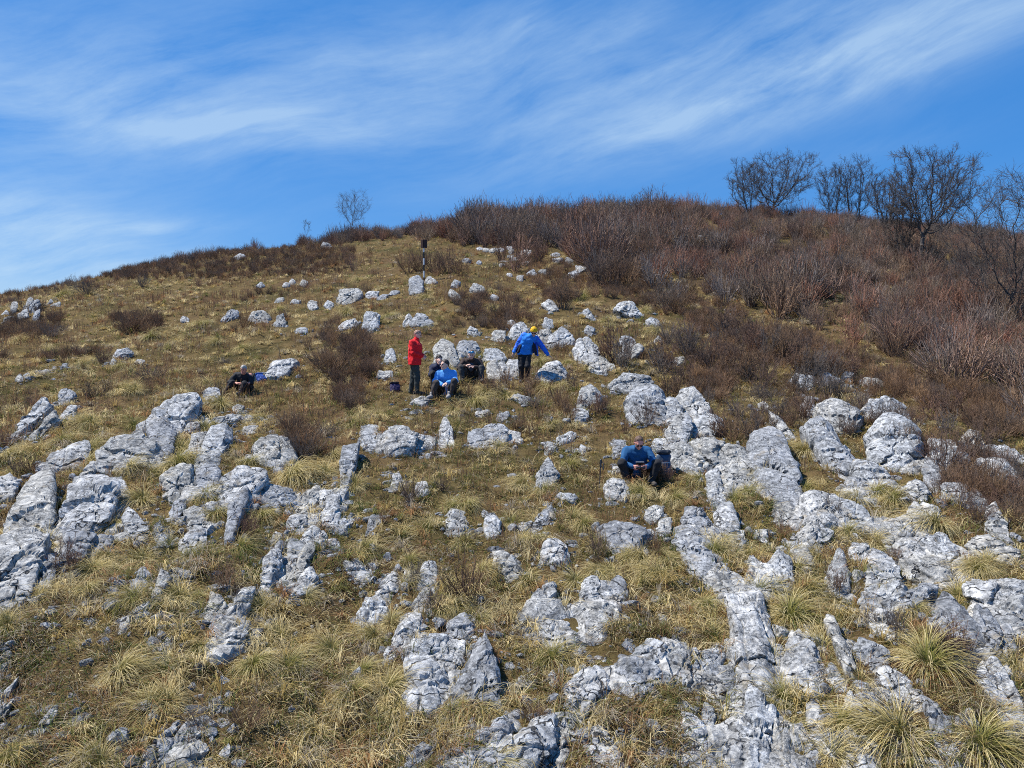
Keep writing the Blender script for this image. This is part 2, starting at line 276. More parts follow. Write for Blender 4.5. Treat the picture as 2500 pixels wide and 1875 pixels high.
# ------------------------------------------------------------------ rocks: outlines seen in the photo, each built as a solid at its own place
CROPS = {'A': (0, 900), 'B': (834, 900), 'C': (1668, 900), 'D': (0, 1375), 'E': (834, 1375), 'F': (1668, 1375), 'G': (0, 440), 'H': (834, 440), 'I': (1668, 380)}
ROCKS = {
'A': """lichen-spotted slab leaning at the upper end of the left outcrop: 890,340 1070,255 1215,175 1275,230 1255,310 1200,375 1150,400 1080,380 960,400
broad slab just under the topmost slab of the left outcrop: 960,400 1060,330 1140,400 1130,450 1070,545 985,560 930,480
square-shouldered pale block beside the dark grass hollow of the left outcrop: 650,590 665,500 720,440 785,440 900,425 965,470 1000,560 890,610 770,570 690,600
wedge-shaped block with a dark shaded side wall in the left outcrop: 515,700 600,620 730,590 740,650 690,720 600,730
biggest cracked slab in the middle of the left outcrop: 410,1010 430,900 470,750 520,710 690,720 740,760 740,860 640,960 600,1030
block broken off the right edge of the biggest left slab: 735,790 790,750 840,830 830,870 760,900 720,880
thin tongue of rock running down below the biggest left slab: 415,1240 410,1030 510,1030 620,1050 500,1130 480,1210
tall sloping slab with a long dark crevice near the left edge: 50,980 60,900 150,790 200,720 330,680 350,800 330,960 340,1060 200,1100 80,1080
wide pale foot slab cut by the left edge of the photo: -60,1150 80,1080 200,1090 300,1100 215,1230 205,1370 90,1430 70,1500 -60,1540
270,620 350,540 480,490 560,480 570,570 490,650 400,640 310,650
-40,720 60,690 120,720 80,790 -20,840
craggy ledge rock standing alone on the upper left grass: 110,400 130,330 260,220 330,210 320,260 250,300 180,370
180,440 250,390 350,290 360,340 250,420
370,210 390,150 450,135 490,160 430,220
390,300 440,240 495,240 470,320 410,330
60,460 110,420 130,460 80,480
long pale slab tapering down towards the vertical crack: 1265,640 1265,540 1310,480 1370,380 1490,370 1500,420 1430,490 1380,560 1370,640
1368,340 1400,320 1500,298 1580,310 1520,350 1400,360
1050,690 1150,630 1240,630 1260,700 1220,760 1240,800 1090,845 1070,780
1265,750 1270,670 1360,620 1420,640 1420,720 1350,740 1290,790
humped boulder with black branching cracks beside the dark heather: 1640,500 1680,440 1770,425 1860,470 1910,560 1890,585 1800,540 1700,550
1680,570 1740,560 1800,590 1790,630 1700,610
1430,800 1480,700 1560,650 1690,650 1720,700 1620,760 1580,850 1480,870
1480,870 1590,790 1600,840 1530,950 1500,1080 1460,1090 1470,960
1730,850 1800,790 1890,800 1900,850 1830,890
1220,960 1290,935 1340,960 1350,1050 1290,1060 1230,1030
1200,1130 1260,1090 1340,1070 1330,1140 1290,1200 1220,1190
790,960 830,910 940,980 950,1050 890,1070
715,930 740,910 780,930 730,985
620,1190 660,1100 730,1100 740,1150
1010,1100 1050,1080 1100,1090 1090,1130 1030,1160
1880,1010 1900,970 1980,965 1985,1020 1910,1045
1910,920 1960,830 2060,770 2070,840 2000,920 1950,950
2110,990 2150,870 2190,860 2200,900 2200,1030 2150,1030
1690,1400 1710,1310 1720,1210 1760,1180 1810,1210 1820,1300 1770,1380 1720,1420
1890,1140 1980,1150 1970,1200 1920,1260 1880,1200
narrow upright slab leaning on the small rocks at mid left: 1880,1360 1950,1230 2010,1140 2040,1160 2010,1240 1960,1340
1970,1120 2040,1050 2110,1080 2110,1150 2050,1140
2130,1120 2180,1115 2200,1150 2140,1160
rounded boulder just down the slope from the man in the black t-shirt: 1320,150 1350,130 1410,135 1425,175 1390,205 1340,190
1510,250 1540,235 1580,240 1560,290 1520,285
lichen-crusted rock the blue backpack leans against: 1735,55 1760,10 1800,-45 1880,-60 1925,-40 1890,20 1820,45
1200,400 1220,360 1290,350 1270,390 1210,420
1240,500 1260,440 1330,430 1310,480 1260,520
1760,1110 1790,1070 1830,1075 1820,1120
1110,950 1140,890 1200,880 1190,920 1130,970
2110,750 2140,740 2170,780 2130,790
1000,1030 1040,1000 1060,1030 1020,1060
1570,400 1600,370 1670,370 1660,410 1590,420
280,1290 300,1250 370,1260 360,1326 290,1390
1655,330 1680,310 1740,325 1700,345""",
'B': """left piece of the boulder split in three below the seated boys: 145,480 160,400 230,395 238,450 232,520 170,520
wide middle piece of the boulder split in three: 252,520 260,420 310,380 400,375 490,410 480,460 440,510 300,555
right piece of the boulder split in three: 462,500 500,440 535,450 530,510 490,520
teardrop-shaped grey stone standing just right of the three-part boulder: 640,470 660,400 680,365 720,410 735,470 700,520 650,505
flat sunken rock in the grass below the brown-hoodie man: 825,470 850,400 950,360 1060,380 1080,430 1000,470 870,495
1090,460 1110,415 1155,430 1150,470
865,300 880,275 950,270 960,295 900,315
1005,320 1020,285 1080,280 1085,305 1050,335
1410,470 1420,440 1500,420 1520,440 1480,475 1430,485
1325,540 1330,500 1380,490 1400,520 1370,550
grey triangular rock on the open grass left of the seated man with the controller: 1255,720 1290,640 1340,580 1410,680 1370,720 1280,755
pale boulder directly in front of the seated man with the controller: 1720,810 1720,760 1760,730 1830,740 1865,790 1840,840 1760,830
1410,830 1430,815 1530,820 1510,850 1450,855
330,740 340,700 370,690 390,730 370,765 340,770
485,790 500,745 550,745 570,780 540,805
upright finger of rock in the middle of the left grass: -10,800 10,600 10,520 60,505 105,520 70,620 50,740 20,820
-5,1040 10,985 60,985 70,1010 30,1045
170,1060 190,975 260,975 240,1050 190,1075
round cracked stone at the centre of the lower slope: 690,1050 690,990 740,955 800,970 810,1030 760,1070
940,1040 945,970 990,960 1035,990 1020,1060 970,1070
1230,1030 1290,940 1340,885 1375,960 1350,1010 1290,1035
1150,1030 1180,1000 1220,1020 1190,1040
1290,1250 1320,1170 1370,1100 1450,1150 1480,1210 1440,1260
smooth egg-shaped stone with the golden tussock at its left end: 985,1270 985,1190 1040,1195 1130,1260 1150,1300 1110,1350 1040,1365
long whale-backed boulder lying across the slope below the seated man: 1640,1060 1690,1000 1800,985 1960,1020 2000,1060 1990,1130 1900,1190 1780,1180 1690,1120
2050,1060 2070,1000 2140,990 2145,1040 2090,1095
1970,960 2000,910 2070,905 2085,950 2020,1000
1600,1210 1640,1195 1660,1220 1620,1235
tall hunched boulder with a split down its right side: 2165,1110 2180,1060 2240,1030 2330,1070 2410,1190 2380,1290 2310,1320 2212,1210
40,1320 60,1250 130,1240 180,1290 200,1350 170,1375 110,1370
520,1330 530,1285 590,1280 615,1345 590,1400 540,1390
450,215 480,185 550,185 565,210 520,235
440,300 470,275 530,275 540,290 480,320
1530,220 1560,140 1620,115 1680,160 1670,200 1600,230 1550,250
1480,290 1510,260 1590,270 1600,320 1530,350
flat-topped crest boulder above the bare bush, right of the walking man: 1725,110 1740,60 1800,35 1950,40 2010,65 2000,110 1900,150 1850,150 1780,130
massive domed boulder under the flat-topped crest boulder: 1840,230 1880,150 1980,105 2100,150 2120,220 2090,300 1990,300 1930,345 1870,290
2090,290 2110,210 2150,195 2200,250 2190,310 2130,340
2100,460 2100,400 2150,330 2212,300 2220,420 2180,460
grey stone peeping out behind the dark blue backpack: 2010,500 2040,470 2095,485 2080,535 2030,540
pale boulder right beside the dark blue backpack: 2105,550 2120,500 2212,480 2270,510 2290,600 2270,640 2140,612
1760,540 1780,480 1835,500 1840,540 1800,560
1760,680 1770,645 1805,640 1805,680
low rock behind the dark purple backpack: 230,50 250,15 330,15 330,60 280,70
1545,530 1555,500 1585,510 1575,550
1105,190 1130,165 1220,190 1210,225 1130,215""",
'C': """broad flat-topped block behind the golden tussock, right of the seated man: 30,500 50,460 200,470 350,475 400,540 380,560 250,600 180,620 90,590 50,550
cube-like block with a black fissure across its base: 245,700 250,610 330,560 410,570 440,660 450,730 330,760 270,770
big leaning slab with a notched right shoulder: 425,560 430,480 470,440 560,425 620,450 610,520 680,600 740,720 690,760 600,820 520,700 450,620
narrow upright grey post of rock: 155,680 220,660 250,760 265,850 200,860 170,780
-40,470 -30,380 10,310 50,310 50,390 10,480
55,360 110,300 230,310 250,370 180,410 100,420
-40,220 0,140 60,130 120,190 150,270 100,300 0,300
480,230 520,215 550,250 500,260
765,270 800,190 840,190 850,240 820,300
rounded white boulder on the crest, left of the tallest boulder: 845,250 890,215 1000,220 1110,270 1130,310 1050,390 950,400 870,320
long boulder with a jagged black hole running diagonally down: 770,390 850,350 960,390 1040,480 1120,560 1130,600 1070,650 960,640 900,540 800,440
bald head of the tallest boulder on the right: 1180,280 1220,215 1330,190 1400,230 1450,310 1380,340 1270,330 1200,320
wide lower body of the tallest boulder on the right: 1180,410 1210,350 1330,310 1460,320 1520,420 1530,500 1460,550 1350,600 1240,550 1200,480
1110,680 1130,610 1200,610 1280,690 1370,760 1290,760 1180,720
white boulder seen through bare stems on the right: 1600,560 1620,480 1760,490 1820,530 1830,620 1750,680 1640,640
1800,470 1850,415 1910,425 1945,490 1890,540 1820,520
1850,650 1920,590 2050,590 2150,690 2190,760 2000,750 1880,700
1950,560 2000,500 2100,500 2180,600 2080,600
1575,700 1580,620 1630,620 1670,690 1640,750
round grey stone standing in dark scrub on the right: 1430,790 1460,735 1550,735 1590,780 1560,850 1480,850
small pyramid-shaped stone above the wind-swept tussock: 1060,800 1080,740 1130,720 1190,780 1150,800
1100,830 1180,800 1270,830 1240,860
big round-shouldered boulder with a thin stem before it: 760,930 780,830 850,805 960,820 1020,870 1010,990 890,1010 800,1000
1020,900 1050,870 1180,930 1205,970 1200,1030 1060,1020 1010,990
small mottled ball-like boulder left of the round-shouldered boulder: 610,950 620,880 670,865 730,930 725,985 650,1000
20,980 50,930 130,925 185,980 170,1030 60,1020
205,940 290,880 320,930 310,1000 380,1080 385,1120 310,1110 220,1030
475,1110 490,1060 550,1070 540,1130
pale slab with an undercut dark edge on its left: 670,1120 750,1060 870,990 910,1020 860,1090 760,1120 700,1150
860,1110 900,1050 970,1060 960,1100 890,1130
710,1180 790,1150 820,1210 830,1330 760,1290
smooth wedge tilted over the dark hollow: 1390,1050 1390,990 1480,985 1570,1020 1650,1080 1640,1120 1540,1130 1440,1110
1410,1190 1510,1130 1580,1170 1580,1210 1440,1230
sharp-nosed block pointing right over the dark gap: 1560,1140 1690,1100 1740,1160 1805,1260 1760,1310 1720,1280 1640,1200
large fractured block under the sharp-nosed block: 1415,1290 1415,1240 1580,1215 1680,1230 1730,1310 1700,1360 1600,1400 1480,1400 1425,1350
tall pale block with an overhanging shadowed base line: 1195,1290 1210,1240 1270,1200 1340,1230 1390,1300 1390,1390 1190,1410 1190,1350
930,1380 940,1320 980,1270 1010,1190 1060,1310 1065,1380 1050,1430 960,1440
1090,1190 1110,1150 1190,1150 1200,1190 1150,1250
515,1330 520,1270 620,1185 690,1250 690,1430 560,1430 520,1380
long rounded boulder at the right edge above the golden tuft: 1840,1130 1880,1090 1980,1070 2100,1110 2170,1180 2160,1230 2080,1240 1960,1200
1960,1000 1970,900 2010,890 2100,1010 2110,1070 2050,1080
1700,820 1720,770 1830,780 1850,850 1780,870
1860,850 1900,800 1960,840 1950,880
1250,1010 1280,980 1340,1060 1390,1150 1350,1160 1280,1080
700,80 740,40 850,60 840,110 760,120
900,70 920,25 1000,60 970,90
1030,60 1050,20 1100,30 1100,80
flat ledge stone alone at the edge of the red-brown scrub: 1160,90 1210,60 1290,70 1280,100 1210,115
560,290 640,340 700,420 720,450 660,440 590,360
1480,940 1520,890 1620,900 1640,940 1560,970""",
'D': """lower half of the long ribbed slab in the lower left grass: 1375,480 1380,400 1440,340 1530,360 1540,420 1430,540
upper half of the long ribbed slab in the lower left grass: 1440,340 1480,280 1580,160 1650,150 1640,230 1570,350 1520,375
1440,540 1480,450 1600,400 1600,450 1540,520
1325,310 1370,190 1450,230 1460,300 1370,350
dark-pitted stone alone in the lower left grass: 670,290 690,240 750,270 750,330 700,345
855,130 900,100 950,120 930,190 870,160
900,70 930,35 980,70 970,100 920,100
990,230 1020,130 1060,75 1110,100 1080,160
780,420 800,360 850,350 830,400 800,435
870,320 900,270 970,250 950,300
1130,90 1170,50 1240,60 1230,105
thin grey sliver of slate-like rock poking from the lower left grass: 1050,610 1070,520 1120,470 1130,500 1090,600
250,1100 290,1030 370,960 370,1010 280,1110
oval rock with two round black holes near the bottom: 945,1250 960,1160 1060,1060 1130,1050 1140,1080 1050,1180 970,1280
1170,1150 1210,1050 1290,1020 1320,1080 1280,1140 1200,1170
white broken rock cut by the bottom edge, right of the two-holed rock: 1085,1326 1130,1210 1270,1150 1350,1170 1340,1250 1250,1350
single white pebble-like stone in dark grass above the two-holed rock: 1370,930 1385,890 1430,880 1440,910 1400,945
-50,620 -20,520 50,490 70,590 50,640
-60,760 -40,660 50,670 40,730
-30,940 40,850 110,790 70,880 20,940
-40,1040 10,960 80,920 40,1000
1870,220 1950,80 2020,30 2060,100 2030,170 1930,170
865,1330 900,1300 960,1310 960,1340
1745,290 1770,250 1795,260 1785,300""",
'E': """215,240 240,170 330,70 390,110 370,200 300,260
shattered rock riddled with black cracks in the lower middle left: 85,340 150,230 210,200 220,250 290,270 260,340 190,400
450,330 470,250 530,170 585,180 570,270 500,340
330,520 390,370 430,340 490,390 440,500 360,540
280,630 310,560 370,560 350,640
squarish big boulder left of the spike-shaped rock: 400,650 460,590 550,600 660,680 690,740 690,860 640,920 470,930 410,900
450,560 490,500 600,470 670,470 640,540 590,590 500,590
white cube stone wedged above the squarish big boulder: 610,600 640,530 700,490 800,490 800,600 770,690 670,680
round-headed upright stone at the top of the spike rock cluster: 680,480 690,390 780,335 830,350 820,470 760,490
sharp spike-shaped rock with a wide foot in the lower middle: 720,800 780,700 860,620 880,530 910,490 950,580 950,720 1000,800 1030,900 950,890 830,830
650,700 740,700 700,780 690,840 670,760
log-like grey stone lying aslant in the lower middle grass: 1150,890 1190,800 1270,690 1310,720 1250,810 1190,900
1340,740 1370,710 1390,760 1360,780
broad heart-shaped boulder alone in the lower middle grass: 1430,900 1440,800 1500,740 1620,680 1700,730 1740,800 1680,900 1530,965 1440,940
upper left boulder of the horseshoe of rocks: 1210,250 1250,180 1370,135 1390,180 1340,240 1260,290
1180,360 1210,300 1280,290 1250,370 1200,390
saddle-shaped boulder in the middle of the horseshoe of rocks: 1255,380 1300,290 1400,250 1500,280 1550,330 1650,330 1660,380 1580,480 1480,480 1400,400
flaking lower stone of the horseshoe of rocks: 1285,450 1300,390 1370,375 1450,440 1460,500 1420,560 1340,530
blocky upper right boulder of the horseshoe of rocks: 1550,220 1560,130 1620,95 1700,110 1755,200 1740,270 1640,255
1590,270 1640,260 1740,280 1760,340 1700,400 1640,390 1660,320
1750,150 1790,110 1830,140 1850,210 1800,240 1770,200
rounded cap stone of the paired rocks left of the long white slab: 1880,640 1900,560 1980,515 2080,545 2110,600 2080,660 1980,700
fluted lower stone of the paired rocks left of the long white slab: 1795,740 1830,640 1900,620 2000,680 2090,660 2080,740 1990,790 1920,860 1850,800
2130,520 2150,430 2180,430 2200,500 2180,540
2100,690 2110,600 2160,560 2250,570 2290,680 2270,740 2200,770
rough grey rock cut by the bottom edge, lower middle: 650,1350 760,1260 900,1200 1000,1220 1050,1290 1050,1350
990,1100 1030,1040 1080,1030 1100,1070 1050,1160 1010,1180
920,1200 960,1160 1020,1180 1010,1220
big rust-stained rock standing at the bottom edge: 1150,1120 1220,1060 1360,1010 1400,1060 1380,1150 1300,1240 1180,1280 1110,1340
1390,1080 1450,1060 1470,1150 1430,1290 1400,1330 1340,1300 1370,1160
pointed tombstone-like rock at the bottom edge: 1570,1150 1650,1065 1720,1100 1800,1210 1830,1300 1800,1340 1620,1340
410,1300 420,1220 500,1180 580,1190 570,1260 500,1330
2040,1200 2090,1180 2160,1250 2150,1270
2010,1320 2080,1290 2160,1310
1510,590 1520,560 1560,560 1565,600
1820,1130 1860,1110 1950,1180 1900,1200""",
'F': """70,610 150,550 210,545 260,600 210,680 190,760 100,720
neat pyramid-topped block just above the long white slab: 200,150 220,100 280,80 355,150 350,190 270,240 215,210
upper part of the long white slab standing out lower right: 290,310 420,240 490,340 500,430 540,560 560,680 600,800 560,860 480,840 420,800 350,730 330,520 320,380
lower part of the long white slab, left strip at the bottom edge: 440,850 500,860 560,960 580,1100 550,1340 470,1340 390,1100 360,1060 420,960
lower part of the long white slab, right strip at the bottom edge: 590,960 680,1060 715,1220 700,1340 560,1290 580,1100
big white wedge with a dark undercut front, right of the long white slab: 650,690 650,560 700,460 770,445 830,560 895,680 880,720 860,770 670,780
820,840 870,730 905,760 900,840 850,860
310,990 330,830 390,830 425,940 390,1000
130,1020 150,950 200,960 190,1050 150,1070
0,1130 0,1000 70,1010 160,1090 160,1170 70,1190
-10,1340 -10,1150 60,1220 130,1340
215,1280 250,1120 330,1100 400,1180 480,1340 230,1340
120,820 200,720 260,770 280,860 220,900
flat table rock at the right edge beside the golden tuft: 1850,150 1900,110 2060,110 2240,130 2260,210 2050,260 1960,290 1890,240
white rock peppered with black lichen at the right edge: 1990,330 2070,280 2212,190 2270,300 2260,410 2050,390
large smooth grey slab with thin stems before it, lower right: 1610,260 1700,210 1830,290 1920,420 1930,580 1850,620 1700,600 1620,450
1910,300 2000,320 2080,440 2090,580 2030,620 1940,660 1880,640 1930,480
long cracked slab sliding down to the lower right corner: 1880,680 2030,620 2110,720 2240,860 2240,1050 2080,960 1930,740
2070,430 2130,430 2170,540 2110,570
930,420 960,380 1010,500 1120,660 1060,700 1000,560
1110,560 1150,510 1290,560 1310,640 1240,660 1150,620
920,720 970,670 1050,730 1060,810 980,820
dark smooth slab lying flat between two big tussocks, lower right: 1250,680 1330,680 1460,750 1490,870 1400,920 1300,800
fin-shaped stone standing left of the great bottom tussock: 1020,970 1090,870 1150,910 1200,1050 1170,1110 1090,1060
1190,900 1240,880 1350,950 1320,1010 1230,960
1550,880 1640,920 1740,1030 1720,1090 1610,1050
800,1050 810,930 870,920 915,1020 900,1100
800,1270 810,1110 870,1180 890,1280
1040,1340 1040,1130 1090,1120 1220,1230 1280,1340
1630,1150 1760,1180 1800,1240 1730,1290 1650,1210
1500,1340 1560,1270 1720,1340
1720,1340 1800,1250 1870,1290 1870,1340
1190,350 1240,310 1310,320 1390,390 1380,450 1250,420
1150,240 1150,170 1290,150 1420,140 1430,220 1320,290 1200,300
1425,250 1440,170 1560,130 1640,130 1620,190 1520,250 1440,275
420,70 460,20 500,60 490,110 440,120
550,200 620,170 690,190 650,230""",
'G': """70,830 80,790 110,790 115,830 90,850
150,840 190,760 220,780 200,840
195,820 240,780 265,800 230,860
110,870 170,835 190,880 130,900
210,890 230,850 260,840 250,900
10,930 40,880 90,880 100,920
15,870 40,840 60,870
310,800 330,770 345,790
340,805 390,785 395,810
1430,900 1480,850 1540,840 1540,880 1480,910
white domed stone alone on the grass left of the signpost: 1605,910 1650,850 1700,845 1745,890 1720,915
1775,930 1800,870 1835,860 1850,900 1840,940
1995,800 2010,780 2050,790 2055,825 2010,830
2100,800 2120,780 2160,800 2130,830
1915,990 1930,960 1990,955 1990,985
1780,790 1800,760 1840,760 1840,790
1880,790 1900,770 1950,780 1940,800
1940,670 1960,645 1995,660 1980,690
1830,680 1850,660 1880,670 1870,690
1870,660 1890,640 1915,655 1900,672
1660,680 1690,660 1715,680 1690,695
740,1130 760,1100 830,1090 865,1110 830,1140 790,1150
715,1190 735,1155 755,1170 740,1190
870,1180 890,1160 940,1165 920,1190
245,1250 290,1225 330,1230 320,1250
330,1230 350,1205 385,1215 350,1240
400,1195 430,1185 440,1210 415,1215
100,1290 130,1255 150,1280 140,1300
150,1260 180,1245 200,1265 170,1280
dark layered rock on the left skyline under the ridge bushes: 2075,430 2100,400 2155,430 2120,455
1510,500 1560,475 1590,490 1550,510
1170,910 1190,880 1225,895 1215,915""",
'H': """-30,770 0,720 60,705 130,730 110,770 60,800 0,800
150,750 170,720 240,720 230,755 190,765
230,770 260,740 300,740 280,775
300,745 330,715 375,715 370,745
round boulder at the left foot of the striped signpost: 435,710 440,650 490,625 535,650 530,720 480,740
smaller hooked stone at the right foot of the striped signpost: 540,660 560,625 600,640 620,665 580,672
710,680 730,645 770,655 750,690
690,730 710,705 770,740 760,765 720,760
830,700 860,670 920,680 930,715 880,730
960,760 980,740 1015,755 1000,775
white upright boulder on the slope above the red-jacket man: 130,930 150,860 200,850 250,880 240,940 190,970
-20,945 20,905 80,895 115,925 80,960 10,965
400,930 430,870 460,890 450,940
450,935 500,865 550,870 600,920 590,945 500,945
broad round boulder behind the navy-clad boy: 600,1150 595,1090 630,1040 720,1070 760,1130 750,1180 680,1200 630,1180
flat-topped boulder behind the brown-hoodie man's head: 745,1090 770,1040 860,1045 885,1090 860,1130 800,1135
920,1150 930,1095 1020,1090 1065,1140 1050,1180 980,1170
940,1260 945,1190 990,1170 1040,1260 990,1290
1010,1190 1050,1180 1090,1250 1060,1270
1060,1230 1080,1160 1140,1160 1150,1230 1110,1260
970,1010 990,975 1060,975 1060,1020 1000,1040
rounded boulder behind the walking man's raised shoulder: 1080,1000 1110,940 1170,925 1215,960 1200,1000 1120,1020
1270,1010 1290,970 1350,970 1360,1010 1300,1040
big domed boulder right of the walking man's yellow hat: 1325,1060 1360,990 1420,950 1490,1000 1510,1070 1420,1080
long sloping boulder joined to the big dome, falling to the right: 1505,1080 1530,1020 1600,1030 1660,1090 1670,1160 1600,1180 1520,1130
1660,1190 1680,1140 1730,1190 1720,1220
1600,1230 1640,1200 1730,1220 1700,1250
1800,1050 1830,1010 1880,1020 1900,1060 1850,1075
1800,1140 1830,1070 1900,1060 1950,1085 1900,1130 1840,1150
1570,970 1590,940 1640,960 1620,1000
1300,800 1330,775 1380,800 1400,840 1350,840
broad layered rock in the middle of the far right grass: 1760,820 1790,790 1880,790 1940,850 1920,885 1850,860
1970,910 2000,885 2060,905 2050,935 1990,935
1560,860 1590,835 1640,880 1620,895
815,985 840,950 880,970 870,1005
1070,930 1100,905 1130,920 1110,945
1300,930 1320,890 1360,910 1370,950 1330,960
270,1150 290,1100 340,1095 355,1150 320,1175
boulder the walking man reaches his hand down to: 1250,1290 1290,1220 1360,1180 1400,1185 1450,1240 1460,1280 1380,1310
2150,1180 2160,1145 2212,1150 2230,1190
2020,1040 2050,1010 2080,1040 2050,1055""",
'I': """30,560 60,520 120,520 160,570 100,590
30,640 60,600 120,610 100,650
310,1000 330,985 350,1000 330,1012"""}
TALUS = [(900,445,26),(940,450,24),(985,455,26),(1030,450,24),(1085,435,26),(1100,460,24),(1095,490,22),(1130,510,26),(1190,480,40),(1050,530,24),(1040,548,20),(1240,600,36),(1300,600,38),(1165,632,30),(1555,572,42),(1500,608,36),(1390,480,30),(1400,515,34),(1470,520,32),(810,520,28),(1085,615,22),(1190,535,24),(890,530,18),(1500,535,28)]

def nat(crop, pts):
    ox, oy = CROPS[crop]; pts = np.asarray(pts, float); return np.stack([ox + pts[:, 0] * 0.377, oy + pts[:, 1] * 0.377], 1)
rock_specs = []          # (native polygon, label or None)
for cr, txt in ROCKS.items():
    for line in txt.split('\n'):
        lab, body = (line.split(': ') if ': ' in line else (None, line))
        pts = [tuple(map(float, p.split(','))) for p in body.split()]
        P_ = nat(cr, pts); P_ = P_.mean(0) + (P_ - P_.mean(0)) * {'C': 1.09, 'F': 1.08, 'A': 1.06}.get(cr, 1.0); rock_specs.append((P_, lab))
for (x, y, w) in TALUS:
    a = np.sort(rng.uniform(0, 2 * np.pi, 7)); rr = w * rng.uniform(0.75, 1.15, 7)
    rock_specs.append((nat('H', np.stack([x + rr * np.cos(a), y + 0.62 * rr * np.sin(a)], 1)), None))

_bm = bmesh.new(); 
def ico(level):
    b = bmesh.new(); bmesh.ops.create_icosphere(b, subdivisions=level, radius=1.0)
    V = np.array([v.co[:] for v in b.verts]); Fx = np.array([[v.index for v in f.verts] for f in b.faces]); b.free(); return nrm(V), Fx
ICO = {k: ico(k) for k in (3, 4, 5, 6)}
def hull_planes(pts):
    b = bmesh.new()
    for p in pts: b.verts.new(p)
    bmesh.ops.convex_hull(b, input=b.verts[:]); b.normal_update()
    n = np.array([f.normal[:] for f in b.faces]); c = np.array([f.calc_center_median()[:] for f in b.faces]); b.free()
    ok = np.linalg.norm(n, axis=1) > 0.5; n, c = n[ok], c[ok]
    return n, (n * c).sum(1)

FOOT = []      # plan outlines that grass keeps out of
ROCKINFO = []  # (native centre, pixel size, aspect, object)
def rock_shape(poly, seed, lvl, fine=True):
    r = np.random.default_rng(seed)
    w = np.ptp(poly[:, 0]); hh = np.ptp(poly[:, 1]); ybot = poly[:, 1].max()
    low = poly[poly[:, 1] > ybot - 0.35 * hh]
    A = at(low[:, 0].mean(), ybot - 0.10 * hh)
    view = nrm(A); n_g = gnormal(np.array([A[0]]), np.array([A[1]]))[0]
    k = 0.25 if hh < 1.25 * w else 0.15
    if A[1] > 24: k = 0.32
    pn = nrm((1 - k) * n_g - k * view)
    d = ray(poly[:, 0], poly[:, 1]); t = (A @ pn) / np.minimum(d @ pn, -0.04); O = d * t[:, None]
    c = O.mean(0); size = math.sqrt(max(w * hh, 1)) / F * np.linalg.norm(A)
    toC = -nrm(c); th = size * r.uniform(0.13, 0.26)
    pts = [O + 0.0]; m1 = (O + np.roll(O, -1, 0)) / 2
    pts.append(c + (m1 - c) * r.uniform(0.98, 1.03, (len(O), 1)))
    ns = r.uniform(0.5, 0.9, (len(O), 1)); pts.append(c + (O - c) * ns + toC * th * r.uniform(0.5, 1.0, (len(O), 1)))
    ns = r.uniform(0.05, 0.5, (max(3, len(O) // 2), 1)); sel = r.permutation(len(O))[:len(ns)]
    pts.append(c + (O[sel] - c) * ns + toC * th * r.uniform(0.85, 1.15, (len(ns), 1)))
    pts.append(c + (O - c) * 0.88 - toC * size * 0.28 - np.array([0, 0, 1]) * size * 0.40)
    pts = np.concatenate(pts); c0 = (c - toC * size * 0.12 - np.array([0, 0, 1]) * size * 0.10)
    q = pts - c0; n, hp = hull_planes(q)
    ex = 14       # broken corners and cleavage faces
    cd = nrm(nrm(r.normal(size=(ex, 3))) + toC * 0.8 + np.array([0, 0, 0.4])); sup = (q @ cd.T).max(0)
    n = np.vstack([n, cd]); hp = np.concatenate([hp, sup * r.uniform(0.74, 0.97, ex)])
    D, Fc = ICO[lvl]
    C = np.cov(q.T); ev, E = np.linalg.eigh(C); S = np.sqrt(np.maximum(ev, 1e-6)); S = S / S.max(); D = nrm((D * np.maximum(S, 0.3)) @ E.T)
    inv = np.maximum(D @ n.T, 0) / np.maximum(hp, 0.02 * size)[None]
    pw = r.choice([40, 60, 90, 140]); rad = 1.0 / np.power((inv ** pw).sum(1), 1.0 / pw)
    V = c0 + D * rad[:, None]; off = r.uniform(-50, 50, 3)
    V = V + D * (size * 0.024 * fbm(V / (0.42 * size) + off, 3))[:, None]
    if fine:
        grain = min(0.022, 0.035 * size); V = V + D * (grain * fbm(V / 0.13 + off, 3, 0.6))[:, None]
    if fine and lvl >= 4:
        # bedding: the block steps in and out along its layers, with an open joint at each step
        lay = nrm(r.normal(size=3) * np.array([0.8, 0.8, 0.7]) + np.array([0, 0, 0.25])); s_ = (V - c0) @ lay / size * r.uniform(2.2, 4.2) + 0.30 * perlin(V / (0.45 * size) + off) + 20
        st = r.uniform(-1, 1, 64); V = V + D * (0.030 * size * st[np.floor(s_).astype(int) % 64])[:, None]
        V = V - D * (0.030 * size * np.clip(np.abs(((s_ % 1) - 0.5) * 2) - 0.86, 0, 1) / 0.14)[:, None]
        # fracture: cells stand proud or broken back, parted by dark cracks
        ns_ = int(r.integers(6, 12)); seeds = c0 + (r.uniform(-1, 1, (ns_, 3)) * np.abs(q).max(0) * 0.95); amp = r.uniform(-1, 0.7, ns_)
        Wp = V + 0.07 * size * np.stack([perlin(V / (0.22 * size) + off + s) for s in (0, 7, 13)], -1)
        dd = np.linalg.norm(Wp[:, None, :] - seeds[None], axis=2); cell = dd.argmin(1); dd.partition(1, axis=1); e = dd[:, 1] - dd[:, 0]; gw = 0.035 * size + 0.005
        V = V + D * (0.050 * size * amp[cell] - np.clip(1 - e / gw, 0, 1) * 0.085 * size)[:, None]
        rg = 1 - np.abs(perlin(V / (0.20 * size + 0.03) + off)) * 2.6
        V = V - D * (0.020 * size * np.clip(rg - 0.45, 0, 1))[:, None]
    return V, Fc, c, A
